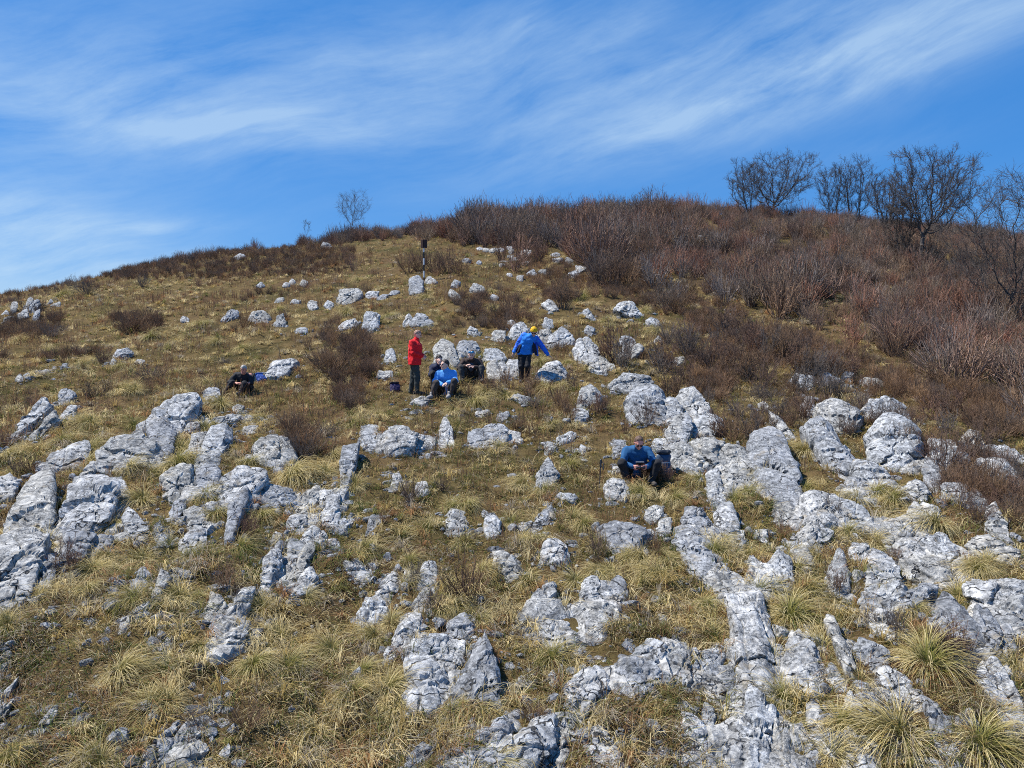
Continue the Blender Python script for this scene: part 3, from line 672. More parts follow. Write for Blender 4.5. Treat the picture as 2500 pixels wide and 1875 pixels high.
def seen_box(V):
    V = V[V[:, 2] > height(V[:, 0], V[:, 1]) + 0.02]
    if len(V) < 8: return None
    x, y = proj(V); return np.array([x.min(), y.min()]), np.array([x.max(), y.max()])
def build_rock(poly, seed):
    cx, cy = poly.mean(0); w = np.ptp(poly[:, 0]); hh = np.ptp(poly[:, 1]); px = math.sqrt(w * hh); up_ = 0.05 if px > 55 else 0.28 if cy > 1050 else 0.07
    want = poly.min(0) - np.array([up_ * 0.7 * w, up_ * hh]), poly.max(0) + np.array([0.05, 0.09]) * np.array([w, hh]); p = poly.copy()
    for it in range(3):       # the weathered block should stand as large as the outline asks
        V, Fc, c, A = rock_shape(p, seed, 3, False); bx = seen_box(V)
        if bx is None: p = p - np.array([0, 0.1 * hh]); continue
        sc = np.clip((want[1] - want[0]) / (bx[1] - bx[0]), 0.85, 1.35); mid = (bx[0] + bx[1]) / 2; p = (p - mid) * sc + (want[0] + want[1]) / 2
    lvl = 6 if px > 150 else 5 if px > 44 else 4 if px > 20 else 3
    V, Fc, c, A = rock_shape(p, seed, lvl); base = np.array([c[0], c[1], A[2]])
    nm = 'boulder' if px > 48 else 'stone'; me = mesh(nm, V - base, Fc, M_ROCK, True)
    me.set_sharp_from_angle(angle=R_(32)); o = obj(nm, me, None, base)
    gz = height(V[:, 0], V[:, 1]); up = V[V[:, 2] > gz - 0.03]
    if len(up) > 6: FOOT.append(up[:, :2])
    ROCKINFO.append([(cx, cy), px, w / max(hh, 1), o]); return o

for i, (poly, lab) in enumerate(rock_specs):
    o = build_rock(poly, (7100 if lab and 'reaches his hand' in lab else 1000) + i); o['_lab'] = lab or ''
print('rocks', len(rock_specs))

def hull2(P):
    P = P[np.lexsort((P[:, 1], P[:, 0]))]
    def half(Q):
        out = []
        for p in Q:
            while len(out) > 1 and (out[-1][0] - out[-2][0]) * (p[1] - out[-2][1]) - (out[-1][1] - out[-2][1]) * (p[0] - out[-2][0]) <= 0: out.pop()
            out.append(p)
        return out[:-1]
    return np.array(half(P) + half(P[::-1]))
FOOT = [hull2(f) for f in FOOT]
def on_rock(x, y, shrink=0.88):
    """points that fall inside a rock's plan outline"""
    bad = np.zeros(len(x), bool); order = np.argsort(x); xs = x[order]
    for h in FOOT:
        c = h.mean(0); g = c + (h - c) * shrink
        a, b = np.searchsorted(xs, g[:, 0].min()), np.searchsorted(xs, g[:, 0].max())
        idx = order[a:b]; 
        if len(idx) == 0: continue
        idx = idx[(y[idx] > g[:, 1].min()) & (y[idx] < g[:, 1].max())]
        if len(idx) == 0: continue
        X, Y = x[idx], y[idx]; ins = np.ones(len(idx), bool); n = np.roll(g, -1, 0)
        for p, q in zip(g, n): ins &= (q[0] - p[0]) * (Y - p[1]) - (q[1] - p[1]) * (X - p[0]) >= 0
        bad[idx[ins]] = True
    return bad

def edge_points(step, ymax, seed):
    r = np.random.default_rng(seed); out = []
    for h in FOOT:
        if h[:, 1].mean() > ymax: continue
        n = np.roll(h, -1, 0)
        for p, q in zip(h, n):
            k = max(1, int(np.linalg.norm(q - p) / step)); t = r.uniform(0, 1, (k, 1)); out.append(p + (q - p) * t + r.normal(0, 0.03, (k, 2)))
    return np.concatenate(out)
def build_rubble():
    r = np.random.default_rng(404); V0, F0 = ico(2); E = edge_points(0.31, 32, 405); E = E + r.normal(0, 1, E.shape) * r.choice([0.06, 0.16, 0.4], (len(E), 1))
    X, Y = E[:, 0], E[:, 1]; ok = ~on_rock(X, Y, 0.8); X, Y = X[ok], Y[ok]; m = len(X); Z = height(X, Y); sz = 0.020 + 0.085 * r.uniform(0, 1, m) ** 3.5 + 0.02 * r.uniform(size=m); sz *= np.interp(Y, [8, 30], [1, 1.3])
    parts = []
    for i in range(m):
        n = nrm(r.normal(size=(11, 3))); h = r.uniform(0.45, 1.0, 11); d = np.maximum(V0 @ n.T, 0) / h; rad = 1 / np.power((d ** 40).sum(1) + 1e-9, 1 / 40); a = r.uniform(0.6, 1.5, 3) * np.array([1, 1, 0.75])
        parts.append((V0 * np.minimum(rad, 1.25)[:, None] * a * sz[i] + np.array([X[i], Y[i], Z[i] - 0.1 * sz[i]]), F0))
    V, Q = join(parts); me = mesh('limestone_rubble', V, Q, M_ROCK, False); o = obj('limestone_rubble', me); tag(o, 'small broken limestone chips lying round the foot of the rocks', None, None, 'stuff')
build_rubble()
from mathutils.kdtree import KDTree
_fp, _fo = [], []
for i, h in enumerate(FOOT):
    n = np.roll(h, -1, 0)
    if abs((h[:, 0] * n[:, 1] - n[:, 0] * h[:, 1]).sum()) * 0.5 < 0.10: continue
    for p, q in zip(h, n):
        k = max(1, int(np.linalg.norm(q - p) / 0.15))
        for t in range(k): _fp.append(p + (q - p) * t / k); _fo.append(i)
_kd = KDTree(len(_fp))
for i, p in enumerate(_fp): _kd.insert((p[0], p[1], 0), i)
_kd.balance()
def rocky(x, y):
    """how much bare bedrock shows between neighbouring rocks (0..1)"""
    out = np.zeros(len(x)); nz = 0.9 * fbm2(x, y, 0.8, 3, 61.0) - 0.22
    for i in range(len(x)):
        if y[i] > 27: continue
        f = _kd.find_n((x[i], y[i], 0), 14); o0 = _fo[f[0][1]]; d0 = f[0][2]
        if d0 > 0.6: continue
        d1 = next((d for _, k, d in f if _fo[k] != o0), 9.0); out[i] = 0.9 - (d0 + d1) / (0.34 if x[i] < 1 else 0.36)
    return np.where(out != 0, np.clip(out + nz, -1, 1), -1)
def build_bedrock():
    step = 0.065; xs, ys = [], []
    Y = np.arange(5.2, 27, step); nx = int(2 * 0.86 * 28 / step); X = (np.arange(nx) - nx / 2) * step; XX, YY = np.meshgrid(X, Y); sel = np.abs(XX) < 0.84 * (YY + 1); msk = np.full(XX.shape, -1.0); msk[sel] = rocky(XX[sel], YY[sel])
    near = msk > -0.55; Z = height(XX, YY); ter = fbm2(XX, YY, 0.35, 3, 63.0); Z = Z + np.where(msk < 0.05, (msk - 0.05) * 0.8, np.clip(msk - 0.05, 0, 0.25) * 0.36) + 0.05 * np.floor(ter * 3.5) / 3.5 + 0.03 * fbm2(XX, YY, 0.14, 2, 66.0)
    ok = near[:-1, :-1] & near[1:, :-1] & near[:-1, 1:] & near[1:, 1:]; idx = np.arange(XX.size).reshape(XX.shape); Q = np.stack([idx[:-1, :-1][ok], idx[:-1, 1:][ok], idx[1:, 1:][ok], idx[1:, :-1][ok]], -1)
    used, inv = np.unique(Q, return_inverse=True); V = np.stack([XX, YY, Z], -1).reshape(-1, 3)[used]; me = mesh('bedrock', V, inv.reshape(-1, 4), M_ROCK, True); me.set_sharp_from_angle(angle=R_(30)); o = obj('bedrock', me); tag(o, 'flush limestone bedrock showing between the rocks', None, None, 'structure')
build_bedrock()
# ------------------------------------------------------------------ vegetation
def inpoly(x, y, poly):
    poly = np.asarray(poly, float); ins = np.zeros(len(x), bool); j = len(poly) - 1
    for i in range(len(poly)):
        xi, yi = poly[i]; xj, yj = poly[j]
        ins ^= ((yi > y) != (yj > y)) & (x < (xj - xi) * (y - yi) / (yj - yi + 1e-9) + xi); j = i
    return ins
THICKET = np.array([(640,512),(760,496),(900,480),(1060,470),(1250,444),(1480,440),(1600,450),(1750,462),(1900,475),(2400,490),(2400,960),(2230,890),(2120,845),(2000,795),(1900,750),(1760,710),(1640,665),(1560,635),(1500,618),(1420,622),(1310,600),(1262,560),(1150,538),(1010,535),(930,508),(880,503),(780,526),(720,528)]) * K
LEFTBAND = np.array([(-40,662),(0,650),(120,618),(220,588),(330,565),(450,540),(560,525),(650,508),(760,495),(905,482),(905,512),(800,522),(720,530),(600,535),(480,552),(350,578),(230,600),(120,640),(0,668)]) * K
SCRUB = [np.array(p) * K for p in (
    [(200,590),(330,565),(450,548),(640,528),(780,540),(740,592),(560,602),(380,602),(250,606)],
    [(690,715),(790,720),(830,800),(760,835),(700,800)], [(720,815),(790,815),(800,885),(720,885)],
    [(980,640),(1130,645),(1110,725),(980,705)], [(1480,690),(1720,715),(1900,785),(2300,900),(2300,985),(1990,885),(1800,815),(1560,790)],
    [(620,915),(700,935),(690,1000),(620,990)], [(0,700),(140,680),(120,730),(0,735)], [(250,680),(350,690),(340,730),(240,720)],
    [(1120,560),(1290,570),(1480,625),(1620,690),(1480,700),(1300,640),(1180,660)], [(1480,760),(1620,800),(1560,870),(1480,850)], [(1960,960),(2230,1010),(2230,1120),(2100,1090),(1990,1030)])]
BARE = 0
UP = np.array([0, 0, 1.0])

def sample_field(n, y0, y1, p, spread=0.86, seed=1):
    """ground points, thinning with distance as Y**-p"""
    r = np.random.default_rng(seed); e = 2 - p; u = r.uniform(0, 1, n)
    Y = (y0 ** e + u * (y1 ** e - y0 ** e)) ** (1 / e); X = r.uniform(-spread, spread, n) * (Y + 1.5)
    return X, Y, r

def blades(B, A, L_, lean, w, r, nseg=2, curl=0.7, up=UP):
    """B base (m,3), A azimuth (m,), L_ length, lean from upright, w half width"""
    m = len(B); D = np.stack([np.cos(A), np.sin(A), np.zeros(m)], 1); P = [B]; ang = lean.copy(); step = L_ / nseg
    for k in range(nseg):
        P.append(P[-1] + step[:, None] * (D * np.sin(ang)[:, None] + UP * np.cos(ang)[:, None])); ang = ang + curl * (0.6 + 0.8 * r.uniform(size=m)) / nseg * 2
    P = np.stack(P, 1); side = np.stack([-np.sin(A), np.cos(A), r.uniform(-0.5, 0.5, m)], 1); side = nrm(side)
    prof = np.linspace(1, 0.18, nseg + 1); 
    return ribbons(P, w[:, None] * prof[None], side)

PAL = {'straw': (0.62, 0.515, 0.285), 'gold': (0.45, 0.335, 0.13), 'olive': (0.19, 0.185, 0.065), 'green': (0.105, 0.145, 0.045), 'brown': (0.20, 0.13, 0.073), 'grey': (0.36, 0.31, 0.235), 'rust': (0.32, 0.18, 0.088)}
def grass_colour(x, y, r):
    n = len(x); g = fbm2(x, y, 3.2, 3, 5.0); b = fbm2(x, y, 2.1, 3, 8.0); s = fbm2(x, y, 1.1, 2, 12.0)
    px, py = proj(np.stack([x, y, h0(x, y)], 1)); px /= K; py /= K
    lowleft = np.clip((1150 - px) / 600, 0, 1) * np.clip((py - 1050) / 250, 0, 1)
    W = np.stack([0.32 + 2.6 * np.clip(s, 0, 1), 0.5 + 1.2 * np.clip(s + .2, 0, 1), 1.0 + 2.6 * np.clip(g + 0.1, 0, 1), 0.35 + 2.8 * np.clip(g - 0.02, 0, 1) + 0.6 * lowleft,
                  0.9 + 4.0 * np.clip(b, 0, 1), 0.40 + 1.0 * lowleft, 0.15 + 1.5 * np.clip(b - 0.1, 0, 1) * (1 - lowleft) * (py > 600)], 1)
    far = np.clip((y - 17) / 8, 0, 1); W[:, 0] += 0.7 * far; W[:, 1] += 0.7 * far; W[:, 5] += 0.3 * far
    W /= W.sum(1, keepdims=True); c = W.cumsum(1); k = (r.uniform(size=(n, 1)) > c).sum(1).clip(0, 6)
    pal = np.array(list(PAL.values())); col = pal[k] * r.uniform(0.65, 1.25, (n, 1)); return col

def build_grass():
    parts, cols = [], []
    for (n, y0, y1, nb, seed) in ((64000, 4.6, 26, 8, 11), (46000, 20, 72, 6, 12)):
        X, Y, r = sample_field(n, y0, y1, 1.72 if y1 < 30 else 1.4, 0.86, seed)
        ok = ~on_rock(X, Y, 0.84); X, Y = X[ok], Y[ok]; ok = rocky(X, Y) < np.where(r.uniform(size=len(X)) < 0.2, 2, 0.08); X, Y = X[ok], Y[ok]
        px, py = proj(np.stack([X, Y, h0(X, Y)], 1)); th = inpoly(px, py, THICKET); keep = ~th | (r.uniform(size=len(X)) < 0.25); X, Y = X[keep], Y[keep]
        dens = fbm2(X, Y, 0.9, 3, 21.0); keep = r.uniform(size=len(X)) < np.clip(0.78 + 0.9 * dens, 0.25, 1); X, Y = X[keep], Y[keep]
        m = len(X); base_col = grass_colour(X, Y, r); flow = fbm2(X, Y, 1.3, 2, 31.0) * 2.6 - 1.57
        rep = lambda a: np.repeat(a, nb, axis=0)
        bx = rep(X) + r.normal(0, 0.045, m * nb); by = rep(Y) + r.normal(0, 0.045, m * nb)
        B = np.stack([bx, by, height(bx, by) - 0.015], 1); sc = rep(r.uniform(0.6, 1.5, m) * np.clip(0.9 + 0.6 * fbm2(X, Y, 1.7, 2, 40.0), 0.5, 1.5))
        A = rep(flow) + r.normal(0, 0.95, m * nb); ln = 0.175 * sc * r.uniform(0.6, 1.35, m * nb)
        lean = np.abs(r.normal(0.85, 0.38, m * nb)); w = (0.0026 + 0.00022 * rep(Y)) * r.uniform(0.7, 1.3, m * nb)
        parts.append(blades(B, A, ln, lean, w, r, 2, 0.75))
        c = rep(base_col) * r.uniform(0.75, 1.25, (m * nb, 1)); alt = r.uniform(size=m * nb) < 0.22; c[alt] = grass_colour(bx[alt], by[alt], r)
        cols.append(np.repeat(c, 6, axis=0))
    # longer blades hanging over the rims of the rocks
    E = edge_points(0.10, 30, 71); E = E[rocky(E[:, 0], E[:, 1]) < 0.1]; r = np.random.default_rng(72); X, Y = E[:, 0], E[:, 1]; m, nb = len(X), 6; rep = lambda a: np.repeat(a, nb, axis=0)
    bx = rep(X) + r.normal(0, 0.04, m * nb); by = rep(Y) + r.normal(0, 0.04, m * nb); B = np.stack([bx, by, height(bx, by) - 0.02], 1); sc = rep(r.uniform(0.5, 1.5, m))
    parts.append(blades(B, r.uniform(0, 6.28, m * nb), 0.20 * sc * r.uniform(0.5, 1.3, m * nb), np.abs(r.normal(0.6, 0.35, m * nb)), (0.0027 + 0.0002 * rep(Y)) * r.uniform(0.7, 1.3, m * nb), r, 2, 0.9))
    cols.append(np.repeat(rep(grass_colour(X, Y, r)) * r.uniform(0.7, 1.2, (m * nb, 1)), 6, axis=0))
    # upright dead stems, thickest on the middle slope
    X, Y, r = sample_field(21000, 9, 60, 1.0, 0.86, 81); ok = ~on_rock(X, Y, 0.95) & (r.uniform(size=len(X)) < np.clip(0.42 + 1.6 * fbm2(X, Y, 2.8, 3, 83.0), 0.03, 1) * np.interp(Y, [9, 15, 19, 40, 60], [0.12, 0.25, 1, 1, 0.6])); X, Y = X[ok], Y[ok]
    m, nb = len(X), 9; rep = lambda a: np.repeat(a, nb, axis=0); bx = rep(X) + r.normal(0, 0.10, m * nb); by = rep(Y) + r.normal(0, 0.10, m * nb); B = np.stack([bx, by, height(bx, by) - 0.02], 1)
    parts.append(blades(B, r.uniform(0, 6.28, m * nb), rep(r.uniform(0.22, 0.50, m)) * r.uniform(0.6, 1.2, m * nb), np.abs(r.normal(0.22, 0.16, m * nb)), (0.0026 + 0.00018 * rep(Y)) * r.uniform(0.7, 1.3, m * nb), r, 2, 0.25))
    pk = np.array([(0.25, 0.145, 0.085), (0.30, 0.19, 0.11), (0.19, 0.125, 0.09), (0.34, 0.20, 0.10)]); cols.append(np.repeat(rep(pk[r.integers(0, 4, m)]) * r.uniform(0.6, 1.25, (m * nb, 1)), 6, axis=0))
    # small fountains of dry grass that break up the sward
    X, Y, r = sample_field(11500, 4.8, 48, 1.55, 0.86, 15); ok = ~on_rock(X, Y, 0.95); X, Y = X[ok], Y[ok]; ok = r.uniform(size=len(X)) < np.clip(0.55 + 1.6 * fbm2(X, Y, 1.6, 2, 51.0), 0.06, 1); X, Y = X[ok], Y[ok]
    m, nb = len(X), 26; sc = r.uniform(0.55, 1.35, m) ** 1.3; rep = lambda a: np.repeat(a, nb, axis=0); A = r.uniform(0, 6.283, m * nb); q = r.uniform(0, 1, m * nb); A = np.where((np.sin(A) > 0) & (r.uniform(size=m * nb) < 0.45), -A, A)
    bx = rep(X) + 0.05 * q * np.cos(A) * rep(sc); by = rep(Y) + 0.05 * q * np.sin(A) * rep(sc); B = np.stack([bx, by, rep(height(X, Y)) - 0.01], 1)
    parts.append(blades(B, A, 0.30 * rep(sc) * r.uniform(0.6, 1.15, m * nb), 0.15 + 0.95 * q, (0.0030 + 0.00020 * rep(Y)) * r.uniform(0.7, 1.3, m * nb), r, 2, 1.2))
    pk = np.array([PAL['straw'], PAL['straw'], PAL['gold'], PAL['olive'], PAL['grey'], PAL['rust'], (0.62, 0.50, 0.25)]); cols.append(np.repeat(rep(pk[r.integers(0, 7, m)] * r.uniform(0.75, 1.2, (m, 1))) * r.uniform(0.8, 1.2, (m * nb, 1)), 6, axis=0))
    V, Q = join(parts); o = obj('grass', mesh('grass', V, Q, M_GRASS, True, np.concatenate(cols)))
    tag(o, 'matted straw and green grass covering the hillside between the rocks', None, None, 'stuff'); print('grass quads', len(Q))
build_grass()

# ---- tussocks: one fountain of blades each
def tussock_mesh(seed, nb, green, wide):
    r = np.random.default_rng(seed); A = r.uniform(0, 2 * np.pi, nb); q = r.uniform(0, 1, nb)
    lean = 0.12 + 1.15 * q ** 0.8 + r.normal(0, 0.2, nb); rad = 0.10 * np.sqrt(q)
    B = np.stack([rad * np.cos(A), rad * np.sin(A), 0.02 * r.uniform(-1, 1, nb)], 1)
    lop = 1 + 0.5 * np.cos(A - r.uniform(0, 6.28)); ln = (0.40 + 0.28 * r.uniform(size=nb)) * (0.8 + 0.3 * q) * lop * wide
    A2 = A + r.normal(0, 0.5, nb); dn = np.sin(A2) < -0.2; lean[dn] += 0.22
    w = r.uniform(0.0022, 0.0050, nb); V, Q = blades(B, A2, ln, lean, w, r, 4, 1.15)
    t = np.tile(np.repeat(np.linspace(0, 1, 5), 2), nb).reshape(-1, 1); tip = np.array((0.84, 0.69, 0.37)) * r.uniform(0.7, 1.15, (nb, 1)); gm = r.uniform(size=(nb, 1)) < 0.35; tip = np.where(gm, np.array(PAL['gold']) * r.uniform(0.8, 1.2, (nb, 1)), tip)
    gcol = np.array((0.15, 0.16, 0.035)) * r.uniform(0.7, 1.3, (nb, 1)); f = np.clip((t - 0.10) / 0.55, 0, 1) ** (0.8 if not green else 1.6)
    col = np.repeat(gcol, 10, 0) * (1 - f) + np.repeat(tip, 10, 0) * f
    return mesh('grass_tussock', V, Q, M_GRASS, True, col)
TUS = [tussock_mesh(50 + i, 560 if i < 4 else 380, i % 2, 1.0 + 0.12 * (i % 3)) for i in range(8)]
TLIST = {
'A': '830,640,90 930,850,90 1330,810,100 1390,920,100 1890,680,130 1690,940,90 390,890,80 600,510,80 600,350,80 870,370,70 1720,340,80 1440,230,80 2110,670,80 2150,560,70 560,1150,90 700,1230,80 930,1250,70 1230,1220,70 1550,1160,100 320,1130,80 740,1020,90 260,550,80 400,470,80 1620,590,70 1650,780,70 570,610,80 1330,390,70 600,1310,80 960,700,70 1150,600,110 1180,520,80 1100,1170,60 760,150,60 1350,100,60 1200,200,60 880,140,60 120,650,60 40,560,60',
'B': '800,880,110 1190,750,80 1470,630,80 1500,970,90 1950,800,80 2150,840,90 1090,1000,70 1240,1100,100 760,370,60 900,1300,90 400,1090,70 860,210,90 730,260,60 240,310,60 60,360,60 600,780,50 1950,1220,80 2100,1240,90 150,1170,70 780,1120,60 1300,780,70 90,750,80 430,1260,70 560,1040,60 1060,180,60 500,340,50 1030,510,60 1700,1150,70 2050,1200,70 1830,1230,80 1160,1130,70 690,520,50 1360,350,60 950,150,60 700,900,70 1560,1000,60',
'C': '400,800,80 520,710,80 780,780,80 690,840,60 1130,840,80 1250,800,90 1350,850,90 1640,1000,110 1050,1060,80 1230,1110,90 250,1100,100 420,1190,80 880,1230,80 720,1300,80 1880,1290,90 320,850,70 120,720,60 160,250,50 800,530,80 1960,1260,80 190,1180,70 1600,280,50',
'D': '770,700,150 60,1240,120 1090,900,90 1290,530,90 1850,690,70 2150,570,80 1800,480,70 1240,230,80 880,230,60 560,160,80 140,260,60 620,50,60 650,1300,80 960,970,70 1980,220,80 1700,300,70 1080,720,60 60,410,60 1560,520,60 1160,220,60 2040,1090,70 1640,640,60 240,240,60',
'E': '300,800,130 320,390,110 900,60,110 680,160,80 880,360,90 1180,120,70 130,700,90 850,910,130 420,110,80 1520,110,70 2050,60,90 1750,70,70 640,290,80 220,470,80 730,270,90 60,830,100 330,900,100 700,950,90 1660,60,60 1350,620,50 980,1290,50',
'F': '680,330,160 1570,640,200 1410,1100,200 1900,1170,170 730,70,100 1150,760,100 640,880,70 700,1070,80 1770,200,100 1480,290,90 2150,670,100 960,1240,80 580,170,60 130,260,80 1530,470,80 2040,1000,90 480,180,70 1950,40,80 200,490,60 800,150,80 900,560,60 1000,1050,70 1300,180,60 590,620,60',
'G': '970,1010,55 1300,930,50 650,1150,55 400,745,50 110,1040,50 1800,840,45 520,1190,45 1080,1090,50 1560,1090,45 1230,1010,40 300,1110,50 780,1200,45 1420,1050,40 850,1250,45 1130,1240,45',
'H': '40,860,50 300,880,50 1560,760,45 1960,850,45 1760,960,45 700,1230,50 1700,910,45 1280,1180,60 110,640,40 980,720,40 1000,830,40 640,900,40 560,760,40 1640,1080,45 1450,1180,45 2050,980,45 1480,720,40 1290,1335,62 1350,1345,66 1420,1338,60'}
tus_objs = []
def place_tussock(x, y, rpx, k):
    P = at(x, y); s = rpx / F * np.linalg.norm(P) / 0.40
    o = obj('grass_tussock', TUS[k], None, P - np.array([0, 0, 0.02])); s = float(np.clip(s, 0.55, 2.0)); s *= 1.0 + 0.35 * max(0.0, (40 - rpx) / 40); o.scale = (s * float(rng.uniform(0.9, 1.15)), s * float(rng.uniform(0.9, 1.15)), s * float(rng.uniform(0.8, 1.1)))
    n = gnormal(np.array([P[0]]), np.array([P[1]]))[0]; q = Vector((0, 0, 1)).rotation_difference(Vector(n * 0.7 + UP * 0.3)); o.rotation_euler = (q.to_matrix() @ Matrix.Rotation(float(rng.uniform(-0.5, 0.5)), 3, 'Z')).to_euler()
    tus_objs.append([(x, y), rpx, o])
for cr, txt in TLIST.items():
    for it in txt.split():
        a, b, c = map(float, it.split(',')); q = nat(cr, [(a, b + 0.15 * c)])[0]; place_tussock(q[0], q[1], c * 0.377 * 1.12, int(rng.integers(0, 4)) if c > 70 else int(rng.integers(0, 8)))
print('tussocks', len(tus_objs))

# ---- bare shrubs
def shrub(seed, ns=16, spread=0.45, twigs=5, thick=0.010, npt=5, k=3, upright=0.8, sub=2, tseg=3):
    """a multi-stemmed leafless shrub one metre tall"""
    r = np.random.default_rng(seed); az = r.uniform(0, 2 * np.pi, ns); out = r.uniform(0.05, 1, ns) ** 0.7 * spread; h = r.uniform(0.6, 1.05, ns) * (1 - 0.35 * (out / max(spread, 1e-6)) ** 2)
    t = np.linspace(0, 1, npt); D = np.stack([np.cos(az), np.sin(az)], 1)
    P = np.zeros((ns, npt, 3)); P[..., :2] = D[:, None] * (0.06 * r.uniform(0, 1, ns)[:, None] + out[:, None] * t[None] ** upright)[..., None]
    P[..., 2] = h[:, None] * t[None] - 0.06; P[:, 1:] += r.normal(0, 0.025, (ns, npt - 1, 3)); Rr = thick * r.uniform(0.7, 1.2, ns)[:, None] * np.linspace(1, 0.3, npt)[None]
    parts = [tubes(P, Rr, k)]; prev, pr = P, Rr
    for lev in range(sub):
        nt_ = twigs if lev == 0 else max(2, twigs - 2); m = len(prev); kk = np.repeat(np.arange(m), nt_); f = r.uniform(0.25, 0.97, m * nt_); n_ = prev.shape[1] - 1
        i0 = np.minimum((f * n_).astype(int), n_ - 1); fr = f * n_ - i0; p0 = prev[kk, i0] * (1 - fr)[:, None] + prev[kk, i0 + 1] * fr[:, None]; dirn = nrm(prev[kk, i0 + 1] - prev[kk, i0])
        ln = (0.30 if lev == 0 else 0.16) * r.uniform(0.5, 1.2, m * nt_) * (1.15 - f * 0.6); dv = nrm(dirn + r.normal(0, 0.50, (m * nt_, 3)) + np.array([0, 0, 0.25]))
        T = np.stack([p0, p0 + dv * (ln * 0.5)[:, None], p0 + nrm(dv + r.normal(0, 0.18, dv.shape) + np.array([0, 0, 0.15])) * ln[:, None]], 1)
        rr = np.stack([pr[kk, i0] * 0.62, pr[kk, i0] * 0.5, pr[kk, i0] * 0.25], 1); rr = np.maximum(rr, thick * 0.2)
        if tseg == 2: T, rr = T[:, ::2], rr[:, ::2]
        parts.append(tubes(T, rr, 3)); prev, pr = T, rr
    V, Q = join(parts); return V, Q
def twig_colour(n, r, base=(0.135, 0.085, 0.068)):
    c = np.array(base) * r.uniform(0.7, 1.35, (n, 1)); return c
SP = [shrub(200 + i, 36, 0.42 + 0.06 * (i % 3), 5, 0.0095, 4, 3, 0.9, 1, 2) for i in range(8)]
def mass(X, Y, H, seed, base_cols, W=1.0):
    r = np.random.default_rng(seed); parts, cols = [], []
    Z = height(X, Y)
    for i in range(len(X)):
        V, Q = SP[int(r.integers(len(SP)))]; a = r.uniform(0, 6.28); c, s = math.cos(a), math.sin(a); w = H[i] * W * r.uniform(0.8, 1.25)
        U = np.stack([(V[:, 0] * c - V[:, 1] * s) * w, (V[:, 0] * s + V[:, 1] * c) * w, V[:, 2] * H[i]], 1) + np.array([X[i], Y[i], Z[i]])
        parts.append((U, Q)); b = base_cols[int(r.integers(len(base_cols)))]; cols.append(np.array(b)[None] * 0.80 * r.uniform(0.7, 1.3) * np.repeat(r.choice([0.55, 0.8, 1.0, 1.2, 1.6], len(V) // 9 + 1), 9)[:len(V), None])
    V, Q = join(parts); return V, Q, np.concatenate(cols)
RED = [(0.33, 0.205, 0.15), (0.28, 0.19, 0.145), (0.29, 0.24, 0.205), (0.34, 0.225, 0.145), (0.23, 0.175, 0.145), (0.38, 0.20, 0.135), (0.29, 0.22, 0.16)]
